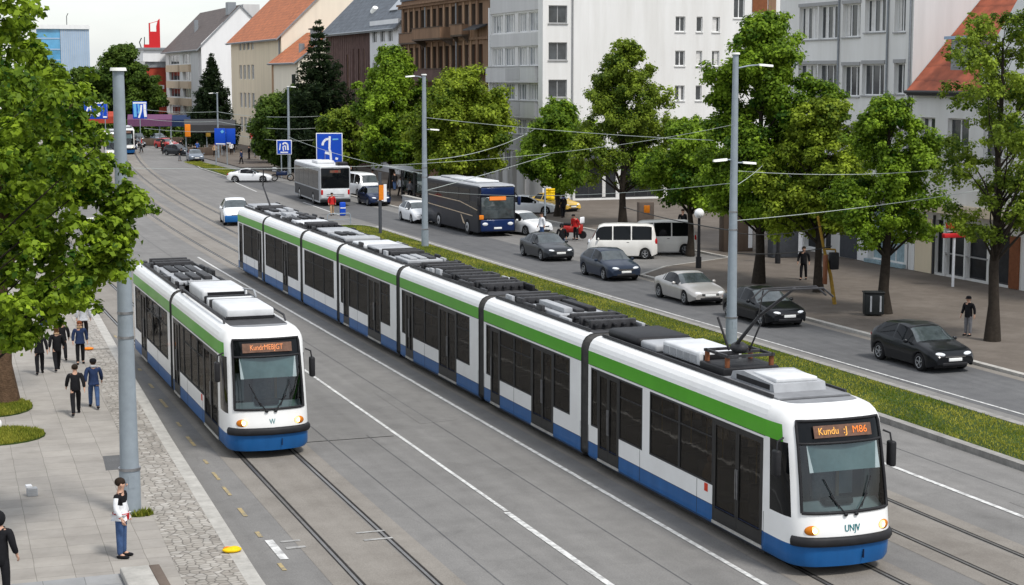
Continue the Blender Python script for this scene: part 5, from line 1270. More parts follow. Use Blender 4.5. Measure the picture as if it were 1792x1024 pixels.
MB().box(XB - .3, XB - .005, 128.85, 129.9, 0, 19.4, 'plaster_white').box(XB - .2, XB - .006, 142.12, 142.38, 0, 16, 'plaster_bright').build('pier', E_, True)
MB().tube([(51.9, 128.9, 0), (51.9, 128.9, 19)], .07, 'frame_grey', n=6).build('drainpipe', E_, True)
MB().box(68.0, 69.4, 128.93, 128.99, 15.4, 19.4, 'rust_wood').box(69.5, 70.2, 128.93, 128.99, 15.4, 19.4, 'stone_brown').build('timber_panel', E_, True)
MB().box(XB - .3, 73.2, 128.7, 142.6, 19.5, 19.75, 'zinc').build('roof', E_, True)
# ground-floor colonnade of E
for y in (131, 134, 137.5, 141): MB().box(XB - 1.0, XB - .62, y, y + .5, PAVE, 3.95, 'plaster_palegrey').build('column', E_, True)
# F: white building with deep windows
Fb = house('apartment_block', 'white four-storey block with grey framed windows above the shops', 76.5, 90.6, cat='building')
mb = MB(); box_shell(mb, XB, 63, 76.5, 90.6, 17.8, 'plaster_palegrey', near=True, front=False)
F_h = [su(90.6)(*t) for t in ((88.3, 86.2, 12.15, 14.0), (86.1, 84.0, 12.15, 14.0), (83.5, 81.65, 12.2, 14.0), (81.2, 79.15, 12.4, 14.15), (78.3, 77.25, 12.35, 14.2), (88.3, 86.2, 9.0, 10.75), (86.1, 84.0, 9.0, 10.75), (83.42, 81.6, 8.98, 10.65), (81.35, 79.15, 9.05, 10.72), (78.2, 77.2, 9.15, 10.75), (88.3, 86.2, 5.7, 7.5), (86.1, 84.0, 5.7, 7.5), (83.42, 81.6, 5.7, 7.4), (81.35, 79.15, 5.7, 7.4), (78.2, 77.2, 5.7, 7.4), (88.3, 86.2, 15.5, 17.2), (83.5, 81.65, 15.5, 17.2), (81.2, 79.15, 15.5, 17.2))]
Shop = [su(90.6)(*t) for t in ((90.2, 87.6, .25, 3.2), (87.2, 84.2, .25, 3.2), (80.15, 76.75, .3, 3.3))]
wall(mb, (XB, 90.6), (0, -1), 14.1, 0, 17.8, F_h + Shop, (1, 0), .28, 'plaster_white'); mb.build('wall', Fb, True)
for h in F_h: window(Fb, (XB, 90.6), (0, -1), (1, 0), h, .28, n=3 if h[1] - h[0] > 1.6 else 2, frame='frame_white', sill='frame_grey', curt=.75)
for h in F_h[:10]: MB().box(XB - .06, XB - .005, 90.6 - h[1] - .05, 90.6 - h[0] + .05, h[3] + .01, h[3] + .20, 'frame_grey').build('shutter_box', Fb, True)
for h in Shop: window(Fb, (XB, 90.6), (0, -1), (1, 0), h, .28, n=3, frame='frame_white', glass='shop_dark' if h is not Shop[2] else 'shop_blueglass', curt=.2, name='shop_window')
MB().box(XB - .05, XB - .004, 81.35, 83.15, .12, 2.5, 'shop_panel').build('shop_shutter', Fb, True)
MB().box(XB - .06, XB - .005, 80.25, 81.3, .12, 2.6, 'plaster_bright').build('shop_panel', Fb, True)
MB().box(XB - .25, XB - .012, 76.6, 80.3, .12, .32, 'shop_blueglass').build('shop_sill', Fb, True)
MB().box(XB - .9, XB - .01, 76.6, 90.4, 3.6, 3.85, 'frame_grey').build('canopy', Fb, True)
for y in (83.8, 78.85, 76.7): MB().tube([(XB - .07, y, 4), (XB - .07, y, 17.6)], .06, 'zinc', n=6).build('drainpipe', Fb, True)
MB().box(XB - .3, 63.2, 76.3, 90.8, 17.8, 18.05, 'zinc').build('roof', Fb, True)
# G: orange-tiled house at the right edge
G = house('house', 'low white house with ribbed red tile roof and dormer at the right edge', 58, 76.4)
mb = MB(); box_shell(mb, XB, 62, 58, 76.38, 9.4, 'plaster_white', near=True, front=False)
gh = [su(76.38)(*t) for t in ((75.6, 74.3, 6.2, 8.0), (73.2, 71.4, 6.2, 8.0), (70.2, 68.4, 6.2, 8.0))]
gs = [su(76.38)(*t) for t in ((73.95, 73.2, .2, 2.9), (72.95, 71.4, .2, 2.9), (71.2, 69.6, .2, 2.9), (69.3, 67.8, .2, 2.9))]
wall(mb, (XB, 76.38), (0, -1), 18.38, 0, 9.4, gh + gs, (1, 0), .25, 'plaster_white')
for yy in (58.02, 76.1): mb.extr([(XB, yy, 9.4), (62, yy, 9.4), (62, yy, 9.5), (55.8, yy, 16.2), (XB, yy, 9.5)], (0, .2, 0), 'plaster_white')
mb.build('wall', G, True)
for h in gh: window(G, (XB, 76.38), (0, -1), (1, 0), h, .25, n=2, sill='frame_grey', curt=.6)
for h in gs: window(G, (XB, 76.38), (0, -1), (1, 0), h, .25, n=1, frame='frame_dark', glass='shop_dark', curt=0, name='shop_window')
for y0, y1, m, zt in ((76.0, 75.7, 'frame_white', 3.1), (75.65, 74.15, 'plaster_cream', 2.9), (74.1, 73.98, 'frame_dark', 3.1), (73.16, 73.0, 'frame_white', 3.2), (71.36, 71.24, 'frame_white', 2.2), (67.72, 67.0, 'rust_wood', 2.6)):
    MB().box(XB - .09, XB - .006, y1, y0, .12, zt, m).build('shop_panel', G, True)
MB().box(XB - .07, XB - .006, 69.5, 73.0, 1.25, 1.32, 'frame_grey').build('shop_rail', G, True)
MB().box(XB - .5, XB - .01, 60, 76.2, 3.3, 3.75, 'plaster_cream').build('fascia', G, True)
rg = gable_roof(G, XB, 62, 58, 76.2, 9.7, 9.7, 55.8, 16.4, 'red_tiles', over=.35, gutter='frame_dark')
dm = MB().box(XB + .6, XB + 3.4, 72.0, 74.0, 9.8, 11.9, 'zinc').box(XB + .3, XB + 3.6, 71.8, 74.2, 11.9, 12.05, 'panel_blue').box(XB + .56, XB + .595, 72.25, 73.75, 10.5, 11.7, 'window_pale').build('dormer', rg, True)
cg = MB().extr([(XB - .05, 70.6, 9.4), (XB - .05, 64, 9.4), (XB - .05, 64, 10.5), (XB - .05, 67.3, 14.2), (XB - .05, 70.6, 10.5)], (5.5, 0, 0), 'plaster_bright').build('cross_gable', G, True)
# far red building and glass tower
RB = thing('building', 'red and white corner building carrying a big red roof sign', 'building', (46.2, 330, 0))
mb = MB().box(46.2, 60, 330, 350, 0, 11.9, 'brick_red').box(46.0, 60, 329.8, 350, 11.9, 13.0, 'window_pale').box(45.6, 60, 329.4, 350, 13.0, 15.2, 'plaster_bright').box(45.2, 60, 329, 350, 15.2, 15.6, 'zinc'); mb.build('wall', RB, True)
for z in (8.2, 4.8): MB().box(46.1, 46.195, 331, 340, z, z + 1.5, 'plaster_bright').box(46.3, 49.5, 329.9, 329.995, z - .3, z + .4, 'plaster_bright').build('band', RB, True)
for z in (9.2, 5.8): MB().box(46.9, 48.4, 329.92, 329.99, z, z + 1.2, 'window_glass').build('window', RB, True)
sg = MB().box(46.9, 48.9, 329.5, 330.2, 15.6, 18.6, 'sign_red').extr([(48.3, 329.5, 18.6), (48.9, 329.5, 18.6), (48.9, 329.5, 21.0), (48.6, 329.5, 20.7), (48.3, 329.5, 19.6)], (0, .7, 0), 'sign_red').box(46.9, 47.1, 329.5, 330.2, 18.6, 20.2, 'sign_red').beam((47.0, 329.8, 20.1), (48.7, 329.8, 20.6), .1, .1, 'sign_red')
sg.box(45.9, 46.9, 329.5, 330.2, 15.6, 16.2, 'sign_red'); sg.tube([(45.4, 330, 15.6), (45.1, 330, 16.6), (45.5, 330, 17.4)], .1, 'frame_dark', n=6).tube([(46.0, 330, 15.6), (46.05, 330, 17.6)], .08, 'frame_dark', n=6); sg.build('roof_sign', RB, True)
TW = thing('tower', 'pale office tower with blue glass corner and a thin antenna', 'building', (45.5, 480, 0))
mb = MB().box(44.6, 52.2, 480, 500, 0, 23.0, 'panel_blue').box(38.2, 52.4, 479.6, 500.3, 23.0, 24.1, 'plaster_bright')
for k in range(14): mb.box(44.7 + k * .54, 44.78 + k * .54, 479.93, 479.99, 0, 22.9, 'plaster_palegrey')
mb.build('wall', TW, True)
gw = MB().box(38.4, 44.55, 480.2, 499.9, 0, 22.98, 'glass_blue')
for k in range(8): gw.box(38.4, 44.5, 480.1, 480.18, 2.9 * k, 2.9 * k + .35, 'panel_blue')
gw.build('glass_wall', TW, True)
MB().tube([(47, 486, 24.1), (47, 486, 26.6), (47.4, 486, 27.4)], .1, 'frame_dark', n=6).build('antenna', TW, True)
# pale houses added behind the left trees so gaps in the leaves look light
for x0, x1, y0, y1, z1, m, lab in ((6, 24, 330, 345, 8.5, 'plaster_white', 'low pale house added far down the left side to lighten leaf gaps'), (-14, 4, 150, 200, 7.0, 'plaster_palegrey', 'pale block added behind the big leafy tree on the left to lighten its gaps')):
    hb = thing('house', lab, 'house', ((x0 + x1) / 2, y0, 0))
    mb = MB(); hl = [(1.2 + k * 3.1, 2.7 + k * 3.1, z, z + 1.6) for k in range(int((x1 - x0 - 2) / 3.1)) for z in (1.2, 4.4)]
    box_shell(mb, x0, x1, y0, y1, z1, m, near=False); wall(mb, (x0, y0), (1, 0), x1 - x0, 0, z1, hl, (0, 1), .2, m); mb.build('wall', hb, True)
    for h in hl: window(hb, (x0, y0), (1, 0), (0, 1), h, .2, n=2)
    MB().extr([(x0 - .4, y0 - .4, z1), (x0 - .4, y1 + .4, z1), (x0 - .4, (y0 + y1) / 2, z1 + 2.6)], (x1 - x0 + .8, 0, 0), 'brown_tiles').build('roof', hb, True)
# ---------------------------------------------------------------- people
def skin_mesh(name, verts, edges, radii, root_i, m, parent, sub=1, face_mat=None):
    me = bpy.data.meshes.new('tmp'); me.from_pydata([tuple(v) for v in verts], edges, []); me.update()
    o = bpy.data.objects.new('tmp', me); col.objects.link(o)
    md = o.modifiers.new('s', 'SKIN'); md.use_smooth_shade = True; md.branch_smoothing = .6
    if not me.skin_vertices: pass
    sv = me.skin_vertices[0].data
    for i, r in enumerate(radii): sv[i].radius = r if isinstance(r, tuple) else (r, r); sv[i].use_root = (i == root_i)
    if sub: s2 = o.modifiers.new('u', 'SUBSURF'); s2.levels = sub; s2.render_levels = sub
    dg = bpy.context.evaluated_depsgraph_get()
    nm = bpy.data.meshes.new_from_object(o.evaluated_get(dg)); bpy.data.objects.remove(o); bpy.data.meshes.remove(me)
    nm.name = name; nm.materials.clear(); nm.materials.append(MATS[m])
    nm.polygons.foreach_set('use_smooth', [True] * len(nm.polygons))
    p = bpy.data.objects.new(name, nm); col.objects.link(p); p.parent = parent
    return p
HS = 1.
def person(label, x, y, face=0, h=1.74, top='black', legs='black', hair='hair', shoes='black', stride=0., arms=(.1, -.1), coat=.60, cap=None, look=0, lean=0., hood=False, group=None, z=PAVE, detail=True, scarf=None, hem=None, bend=0.):
    """face: 0 looks to -Y (towards the camera side), 180 walks away"""
    k = h * HS / 1.75; root = thing('person', label, 'person', (x, y, z), R(face), group); root.scale = (k * 1.14, k * 1.14, k)
    st = stride; B = lambda p: (p[0], p[1] - bend * max(0, p[2] - .95) * 1.2 - lean * p[2], p[2] - .45 * bend * max(0, p[2] - .95))
    el = []
    # body: pelvis-spine-neck-head, legs, arms with fingers
    V = [(0, 0, .96), (0, .0, 1.14), (0, -.01, 1.33), (0, 0, 1.475), (0, -.012, 1.535), (0, -.03, 1.60), (0, -.025, 1.69)]
    E2 = [(0, 1), (1, 2), (2, 3), (3, 4), (4, 5), (5, 6)]; Rr = [.115, .10, .125, .062, .06, .088, .078]
    def addv(p, par, r): V.append(p); E2.append((par, len(V) - 1)); Rr.append(r); return len(V) - 1
    J = {}
    for s_, ph in ((-1, st), (1, -st)):
        hp = addv((s_ * .085, 0, .90), 0, .085); kn = addv((s_ * .095, -ph * .26 - abs(st) * .05, .50 + abs(ph) * .01), hp, .06)
        an = addv((s_ * .095, -ph * .52 + (.12 if ph < 0 else 0) * abs(ph), .095 + (.07 if ph < 0 else 0) * abs(ph)), kn, .04)
        J[s_] = (V[hp], V[kn], V[an]); addv((V[an][0] + s_ * .02, V[an][1] - .12, max(.04, V[an][2] - .055)), an, .034)
        sw = arms[0] if s_ < 0 else arms[1]
        sh = addv((s_ * .175, 0, 1.42), 2, .058); e_ = addv((s_ * .235, .03 - sw * .25, 1.15), sh, .043); wr = addv((s_ * .25, -.03 - sw * .62, .915 + abs(sw) * .10), e_, .03)
        J[('a', s_)] = (V[sh], V[e_], V[wr]); d = (Vector(V[wr]) - Vector(V[e_])).normalized()
        pm = addv(tuple(Vector(V[wr]) + d * .075), wr, (.036, .02))
        if detail:
            for q in range(4):
                b0 = Vector(V[pm]) + d * .03 + Vector((0, -.027 + q * .018, 0)); f1 = addv(tuple(b0), pm, .0095)
                f2 = addv(tuple(b0 + d * (.035 - .004 * abs(q - 1.3)) + Vector((-s_ * .008, 0, 0))), f1, .0085); addv(tuple(b0 + d * (.062 - .006 * abs(q - 1.3)) + Vector((-s_ * .022, 0, 0))), f2, .007)
            t1 = addv(tuple(Vector(V[wr]) + d * .04 + Vector((-s_ * .012, -.036, 0))), wr, .011); addv(tuple(Vector(V[wr]) + d * .085 + Vector((-s_ * .02, -.05, 0))), t1, .0085)
    Vb = [B(v) for v in V]
    skin_mesh('body', Vb, E2, Rr, 0, 'skin', root)
    # face
    if detail:
        hc = Vector(B((0, -.03, 1.62))); rz = Matrix.Rotation(R(look), 3, 'Z')
        f = MB(); f.ell(hc + rz @ Vector((0, -.098, -.015)), (.014, .022, .022), 'skin', 8, 6)
        for s_ in (-1, 1): MB().ell(hc + rz @ Vector((s_ * .085, .005, -.005)), (.014, .028, .036), 'skin', 8, 6).build('ear', root)
        f.build('nose', root)
        for s_ in (-1, 1): MB().ell(hc + rz @ Vector((s_ * .034, -.083, .012)), (.013, .008, .009), 'cloth_black', 8, 6).build('eye', root)
        MB().ell(hc + rz @ Vector((0, -.088, -.05)), (.026, .009, .008), 'cloth_red' if False else 'rust_wood', 8, 6).build('mouth', root)
    # trousers
    tv = [(0, 0, .98), (0, 0, .90)]; te = [(0, 1)]; tr = [.135, .125]
    for s_ in (-1, 1):
        a_, b_, c_ = J[s_]; i0 = len(tv); tv += [(a_[0], a_[1], .84), tuple(Vector(b_) + Vector((0, .0, 0))), (c_[0], c_[1], c_[2] - .03)]; te += [(1, i0), (i0, i0 + 1), (i0 + 1, i0 + 2)]; tr += [.098, .076, .060]
    skin_mesh('trousers', [B(v) for v in tv], te, tr, 0, 'cloth_' + legs, root)
    for s_ in (-1, 1):
        a_ = Vector(B(J[s_][2])); MB().ell(a_ + Vector((s_ * .012, -.06, -.055)), (.048, .135, .045), 'cloth_' + shoes, 10, 8).build('shoe', root)
    # jacket
    lo = .96 + .25 - coat * .55
    jv = [(0, .0, lo), (0, 0, 1.0), (0, 0, 1.17), (0, -.005, 1.34), (0, 0, 1.46)]; je = [(0, 1), (1, 2), (2, 3), (3, 4)]; jr = [(.168, .15), (.165, .145), (.155, .14), (.165, .145), .085]
    for s_ in (-1, 1):
        a_, b_, c_ = J[('a', s_)]; i0 = len(jv); jv += [(a_[0] * 1.02, a_[1], a_[2] - .005), b_, tuple(Vector(b_).lerp(Vector(c_), .92))]; je += [(3, i0), (i0, i0 + 1), (i0 + 1, i0 + 2)]; jr += [.082, .062, .05]
    jk = skin_mesh('jacket', [B(v) for v in jv], je, jr, 1, 'cloth_' + top, root)
    if hem:
        c0 = Vector(B((0, 0, lo))); MB().lathe([(.142, -.15), (.158, -.11), (.158, .02)], 'cloth_' + hem, 14, c0).build('shirt_hem', root)
    if cap == 'two_tone':
        c0 = Vector(B((0, .0, 1.39))); me = jk.data; me.materials.append(MATS['cloth_black'])
        for p in me.polygons:
            if p.center.z > 1.25 + .06 * math.sin(p.center.x * 9) and abs(p.center.x) < .24: p.material_index = 1
    hc = Vector(B((0, -.015, 1.655)))
    if hood: MB().ell(hc + Vector((0, .02, -.03)), (.115, .12, .155), 'cloth_' + top, 12, 8).build('hood', root)
    elif cap == 'cap':
        c = MB().lathe([(.104, -.02), (.106, .03), (.09, .075), (.05, .10), (0, .108)], 'cloth_black', 14, hc); c.ell(hc + Matrix.Rotation(R(look), 3, 'Z') @ Vector((0, -.12, .0)), (.075, .075, .012), 'cloth_black', 12, 6); c.build('cap', root)
        MB().ell(hc + Vector((0, .03, -.045)), (.088, .07, .06), 'cloth_' + hair, 12, 8).build('hair', root)
    else:
        hm = MB().ell(hc + Vector((0, .016, .012)), (.097, .105, .10), 'cloth_' + hair, 14, 10)
        if hair in ('redhair', 'brown'): hm.ell(hc + Vector((0, .055, -.09)), (.085, .05, .13), 'cloth_' + hair, 12, 8)
        hm.build('hair', root)
    if scarf: MB().lathe([(.085, -.04), (.11, 0), (.085, .05)], 'cloth_' + scarf, 12, B((0, 0, 1.49))).build('scarf', root)
    return root
px = lambda x, y: (x * .99, y * .99)
man = person('man in white jacket with black shoulders, red hem and jeans beside the tall grey pole', *px(4.24, 35.75), face=62, top='white', legs='denim', cap='two_tone', hair='hair', hem='red', coat=.42, arms=(.12, .02), look=20, h=1.68)
person('person in a dark hooded coat cut off by the left edge of the picture', *px(1.66, 33.3), face=150, top='black', legs='black', hood=True, coat=.95, h=1.78)
HS = .87
person('dark haired walker in a black coat beside the one in the blue jacket', *px(4.92, 51.8), face=178, top='black', legs='black', stride=.6, arms=(-.3, .3), coat=.7)
person('walker seen from behind in a bright navy jacket and dark cap', *px(5.55, 52.7), face=176, top='navy', legs='denim', stride=-.55, arms=(.25, -.3), coat=.62, cap='cap', scarf='lightgrey')
person('person in a short black jacket left of the woman in the tan scarf', *px(4.5, 59.5), face=180, top='black', legs='black', stride=.4, arms=(-.25, .2))
person('woman with brown hair, long black coat and tan scarf', *px(5.12, 60.0), face=185, top='black', legs='black', hair='brown', stride=.6, coat=.9, scarf='tan', arms=(.2, -.1))
person('dark legged walker close behind the woman in the tan scarf', *px(5.5, 62.2), face=180, top='black', legs='black', stride=-.4, h=1.7)
person('red haired man in open navy jacket and black trousers walking towards us', *px(6.02, 61.2), face=0, top='navy', legs='black', hair='redhair', stride=.15, arms=(.1, -.05), coat=.6, scarf='tan')
person('woman in pale blouse with a dark bag behind the red haired man', *px(6.75, 67.0), face=170, top='lightgrey', legs='black', hair='redhair', stride=.2)
person('walker in navy trousers half hidden under the leaves, farthest up the left pavement', *px(5.55, 70.6), face=180, top='navy', legs='navy', stride=.2)
person('black clad walker under the leaves beside the one in navy trousers', *px(6.2, 74.), face=180, top='black', legs='black', stride=-.3, arms=(.2, -.2))
HS = .90
person('lone man in black jacket, dark cap and grey trousers near the nearest right-hand tree', *px(39.3, 56.2), face=-70, top='black', legs='grey', cap='cap', coat=.75, look=0, h=1.72)
HS = .95
person('dark silhouetted person with a suitcase by the leaning yellow post', *px(42.6, 74.9), face=-40, top='black', legs='black', stride=.2, coat=.8)
person('slim dark clad person standing right behind the dark grey saloon', *px(36.2, 91.5), face=-20, top='black', legs='navy', hood=True, coat=.8)
person('tall person in black standing by the half-dome lamp on the plaza', *px(46.9, 97.8), face=0, top='black', legs='black', h=1.85)
person('person in black with a light blue rucksack between the yellow and blue flags', *px(45.4, 114.5), face=180, top='black', legs='black', scarf='blue', stride=.2)
person('person in a red jacket walking on the tarmac just left of the bus rear', *px(30.6, 123.5), face=0, top='red', legs='tan', stride=.25, z=0)
person('rider in red crouched over the parked scooter', 39.55, 97.6, face=-60, top='red', legs='black', bend=.25, z=PAVE, cap='cap')
person('person in white standing by the coach door', *px(38.0, 99.4), face=-80, top='white', legs='denim')
register(man)
crowd = [((31.6, 232.2), 'grey', 'black', 'crouching figure in grey at the right of the far tram nose', .5), ((34.75, 235.4), 'black', 'black', 'figure in black crossing behind the far tram', 0), ((32.6, 206.5), 'black', 'grey', 'stooped figure in black at the tip of the far grass island', .3), ((38.8, 241.8), 'black', 'black', 'far pedestrian in black under the orange awning end', 0), ((35.6, 213.3), 'black', 'denim', 'far pedestrian in jeans behind the grey-blue car', 0),
         ((41.1, 241), 'tan', 'black', 'far pedestrian in a tan top between the two dark awnings', 0), ((43.2, 248.7), 'black', 'grey', 'far pedestrian in black deep behind the dark awnings', 0), ((41.7, 221.9), 'white', 'black', 'far pedestrian in a white shirt under the split blue sign', 0), ((43.3, 228.5), 'black', 'black', 'far pedestrian in black right of the split blue sign', 0), ((41.4, 208.7), 'black', 'black', 'far pedestrian in black left of the red parasol', 0),
         ((42.7, 211.4), 'red', 'grey', 'far pedestrian in red beneath the red parasol', 0), ((42.2, 200.9), 'lightgrey', 'black', 'far pedestrian in pale grey right of the red parasol', 0), ((41.4, 194.1), 'brown', 'black', 'far pedestrian in brown beside the small blue sign', 0), ((39.6, 174.0), 'black', 'black', 'far pedestrian in black behind the large blue sign', 0), ((41.0, 150.1), 'purple', 'black', 'pedestrian in purple under the deep green broad tree', 0), ((41.9, 146.1), 'black', 'denim', 'pedestrian in black and jeans under the deep green broad tree', 0),
         ((36.4, 238), 'white', 'denim', 'far pedestrian in white left of the orange awning panel', 0), ((38.0, 226), 'blue', 'black', 'far pedestrian in bright blue under the dark awning', 0), ((33.2, 244), 'red', 'black', 'far pedestrian in red on the tarmac behind the far tram', 0), ((30.2, 250), 'lightgrey', 'black', 'far pedestrian in grey deep in the crowd at the bend', 0), ((40.4, 139.0), 'white', 'black', 'pedestrian in white left of the lamp post by the dark coach rear', 0), ((44.2, 150.5), 'black', 'tan', 'pedestrian in tan trousers nearest the ornate brown block', 0)]
for (x, y), t_, l_, lab, bd in crowd: person(lab, x, y, face=rnd.uniform(-180, 180), top=t_, legs=l_, stride=rnd.uniform(-.4, .4), arms=(.15, -.15), bend=bd, detail=False, group='pedestrians crowding the far end of the street')

for (x, y), t_, l_, lab in (((33.6, 226.5), 'black', 'black', 'far pedestrian in black on the tarmac right of the far tram nose'), ((35.2, 229.0), 'white', 'black', 'far pedestrian in a white top between two figures in black'), ((36.9, 232.5), 'black', 'denim', 'far pedestrian in black and jeans before the purple awning'), ((38.6, 216.5), 'tan', 'black', 'far pedestrian in tan standing at the counter of the orange-panel stall'), ((39.9, 217.2), 'black', 'grey', 'far pedestrian in black and grey at the mustard-panel stall'), ((40.3, 225.5), 'red', 'black', 'far pedestrian in red between the orange and mustard panels'), ((43.4, 203.0), 'black', 'black', 'far pedestrian in black well right of the red parasol'), ((38.2, 197.2), 'navy', 'black', 'far pedestrian in navy left of the small blue sign'), ((31.9, 240.5), 'black', 'denim', 'far pedestrian in black just beyond the far tram'), ((43.9, 176.2), 'lightgrey', 'denim', 'pedestrian in pale grey under the reddish olive tree'), ((41.2, 158.6), 'black', 'black', 'pedestrian in black between the reddish olive tree and the broad tree'), ((39.9, 134.6), 'grey', 'black', 'pedestrian in grey waiting inside the bus shelter'), ((40.6, 136.8), 'black', 'black', 'pedestrian in black waiting inside the bus shelter')):
    person(lab, x, y, face=rnd.uniform(-180, 180), top=t_, legs=l_, stride=rnd.uniform(-.5, .5), arms=(.15, -.15), detail=False, group='pedestrians crowding the far end of the street')
bs = thing('bus_shelter', 'grey framed glass bus shelter between the navy car and the green tree trunk', 'bus shelter', (40.2, 136, PAVE), R(3))
for sx in (-.6, .6):
    for y in (-3, 0, 3): MB().box(sx - .05, sx + .05, y - .05, y + .05, 0, 2.4, 'frame_dark').build('post', bs)
MB().rbox(-1.1, .9, -3.3, 3.3, 2.4, 2.55, .03, 'cover_grey').build('roof', bs)
for y in (-2.9, .1): MB().box(.58, .6, y, y + 2.8, .3, 2.2, 'clear_glass').build('glass_panel', bs)
MB().rbox(.1, .5, -2.4, 2.4, .4, .48, .02, 'stone_dark').box(.25, .35, -2.0, -1.9, 0, .4, 'frame_dark').box(.25, .35, 1.9, 2.0, 0, .4, 'frame_dark').build('bench', bs)
lw_ = MB().rbox(-.15, .15, -4, 4, 0, .75, .05, 'cover_grey').box(-.19, .19, -4.03, 4.03, .75, .83, 'kerb_stone')
o = bpy.data.objects.new('low_wall', lw_.mesh('low_wall')); col.objects.link(o); o.location = (37.6, 124.5, PAVE); tag(o, 'low grey concrete wall along the pavement behind the small white hatchback', 'wall')
# ---------------------------------------------------------------- lamp posts, lamps, wires
def lamp_head(mb, p, d, ln=.55):
    p = Vector(p); d = Vector(d).normalized(); q = p + d * ln
    s_ = d.cross(Vector((0, 0, 1))).normalized()
    prof = [(0, .06), (.25, .11), (.7, .12), (1., .05)]
    vs = []
    for t, w_ in prof:
        c = p + d * ln * t
        vs += [c - s_ * w_ - Vector((0, 0, .03)), c + s_ * w_ - Vector((0, 0, .03)), c + s_ * w_ * .7 + Vector((0, 0, .05)), c - s_ * w_ * .7 + Vector((0, 0, .05))]
    fs = [(i * 4 + j, i * 4 + (j + 1) % 4, i * 4 + 4 + (j + 1) % 4, i * 4 + 4 + j) for i in range(3) for j in range(4)] + [(0, 1, 2, 3), (12, 13, 14, 15)]
    mb.add(vs, fs, 'lamp_white', False)
def lamp_post(label, x, y, h, r0, r1, arms, z=0, base=1.0, cap=True):
    root = thing('street_lamp', label, 'lamp post', (x, y, z))
    MB().tube([(0, 0, base), (0, 0, h * .5), (0, 0, h)], [r0, (r0 + r1) / 2 * .98, r1], 'pole_grey', n=20).build('pole', root)
    b = MB().tube([(0, 0, 0), (0, 0, base)], [r0 * 1.12, r0 * 1.10], 'pole_grey', n=20).tube([(0, 0, base - .01), (0, 0, base + .05)], r0 * 1.18, 'steel', n=20)
    b.box(-.06, .07, -r0 * 1.12, -r0 * 1.02, base * .62, base * .9, 'pole_grey'); b.build('base', root)
    if cap: MB().tube([(0, 0, h), (0, 0, h + .07)], [r1 * 1.5, r1 * 1.35], 'lamp_white', n=16).build('cap', root)
    for i in (1.05 + .3 * h, h * .46): MB().tube([(0, 0, i), (0, 0, i + .06)], interp([(0, r0), (h, r1)], i) + .012, 'steel', n=18).build('band', root)
    for (zz, dx, dy, ln, lift) in arms:
        d = Vector((dx, dy, 0)).normalized(); a_ = MB().tube([d * r1 * .6 + Vector((0, 0, zz)), d * ln * .6 + Vector((0, 0, zz + lift * .8)), d * ln + Vector((0, 0, zz + lift))], [.03, .028, .022], 'pole_grey', n=8).build('arm', root)
        l_ = MB(); lamp_head(l_, d * ln + Vector((0, 0, zz + lift)), d + Vector((0, 0, -.08))); l_.build('lamp_head', a_)
    return root
lamp_post('tallest grey lamp post, rising from the left pavement beside the standing man', 4.84, 38.93, 10.05, .215, .125, [(6.65, -1, -.1, .62, .12)], z=PAVE, base=1.05)
lamp_post('big grey lamp post on the median in front of the black saloon', 29.2, 56.6, 10.7, .195, .105, [(10.2, 1, -.12, .9, .12), (6.75, 1, 0, .35, 0), (6.85, -1, 0, .3, .02)], z=.14)
lamp_post('grey lamp post on the grass median left of the dark coach', 29.45, 96.3, 10.0, .19, .11, [(9.85, -1, .1, .55, .1), (6.85, 1, 0, .35, 0)], z=.14)
lamp_post('thin far lamp post beside the small blue sign', 37.6, 169.2, 9.0, .17, .09, [(8.9, 1, .2, .3, .1)], z=PAVE)
lamp_post('slim lamp post seen in front of the neat dark fir', 38.6, 214.0, 8.0, .13, .08, [(7.9, -1, 0, .5, .1)], z=PAVE)
def globe(label, x, y, h, dome=False, arm=None):
    root = thing('street_lamp', label, 'lamp', (x, y, PAVE), 0)
    MB().tube([(0, 0, 0), (0, 0, h)], [.10, .07], 'black_plastic' if not dome else 'pole_grey', n=10).tube([(0, 0, 0), (0, 0, .6)], .15, 'black_plastic', n=10).build('pole', root)
    if dome:
        MB().tube([(0, 0, h - .95), (0, 0, h - .1)], [.14, .42], 'cover_grey', n=14).build('lamp_shade', root)
        g = MB().lathe([(.46, -.08), (.46, 0), (.38, .22), (.22, .36), (0, .42)], 'globe_white', 16, (0, 0, h))
    else: g = MB().ell((0, 0, h + .22), (.26, .26, .26), 'globe_white', 16, 12)
    g.build('globe', root); return root
globe('white globe lamp on a dark post behind the leaning yellow post', 44.6, 81.2, 2.75)
globe('white globe lamp near the off-white vans, left of the big lamp post', 39.6, 80.6, 2.65)
globe('half-dome plaza lamp with a grey funnel shade', 48.0, 99.0, 3.2, dome=True)
def wire(label, pts, r=.016, m='cable', sag=.3, n=14):
    P = []
    for a_, b_ in zip(pts, pts[1:]):
        a_, b_ = Vector(a_), Vector(b_)
        for i in range(n + 1):
            t = i / n; p = a_.lerp(b_, t); p.z -= sag * 4 * t * (1 - t); P.append(p)
    base = Vector(pts[0]); 
    return MB().tube(P, r * .75, m, n=6).solo('cable', label, 'cable', 'overhead cables over the right-hand road', tuple(base))
wire('pale cable from the big median lamp post to the right picture edge', [(29.2, 56.6, 4.75), (49.3, 58.4, 6.7)], .018, sag=.3)
wire('high pale cable from the coach lamp post across the tree tops to the red-tiled house', [(29.45, 96.3, 7.7), (49.3, 59.0, 7.2)], .02, sag=.6)
wire('pale cable leaving the big median lamp post just under its side lamps', [(29.2, 56.6, 6.6), (49.3, 59.4, 7.6)], .016, sag=.7)
wire('thin cable from the big median lamp post to the white four-storey block', [(29.2, 56.6, 6.0), (49.3, 89, 6.6)], .018, sag=.3)
wire('thin span cable over the street between the two nearest lamp posts', [(29.2, 56.6, 8.3), (4.84, 38.93, 8.0)], .007, sag=.5)
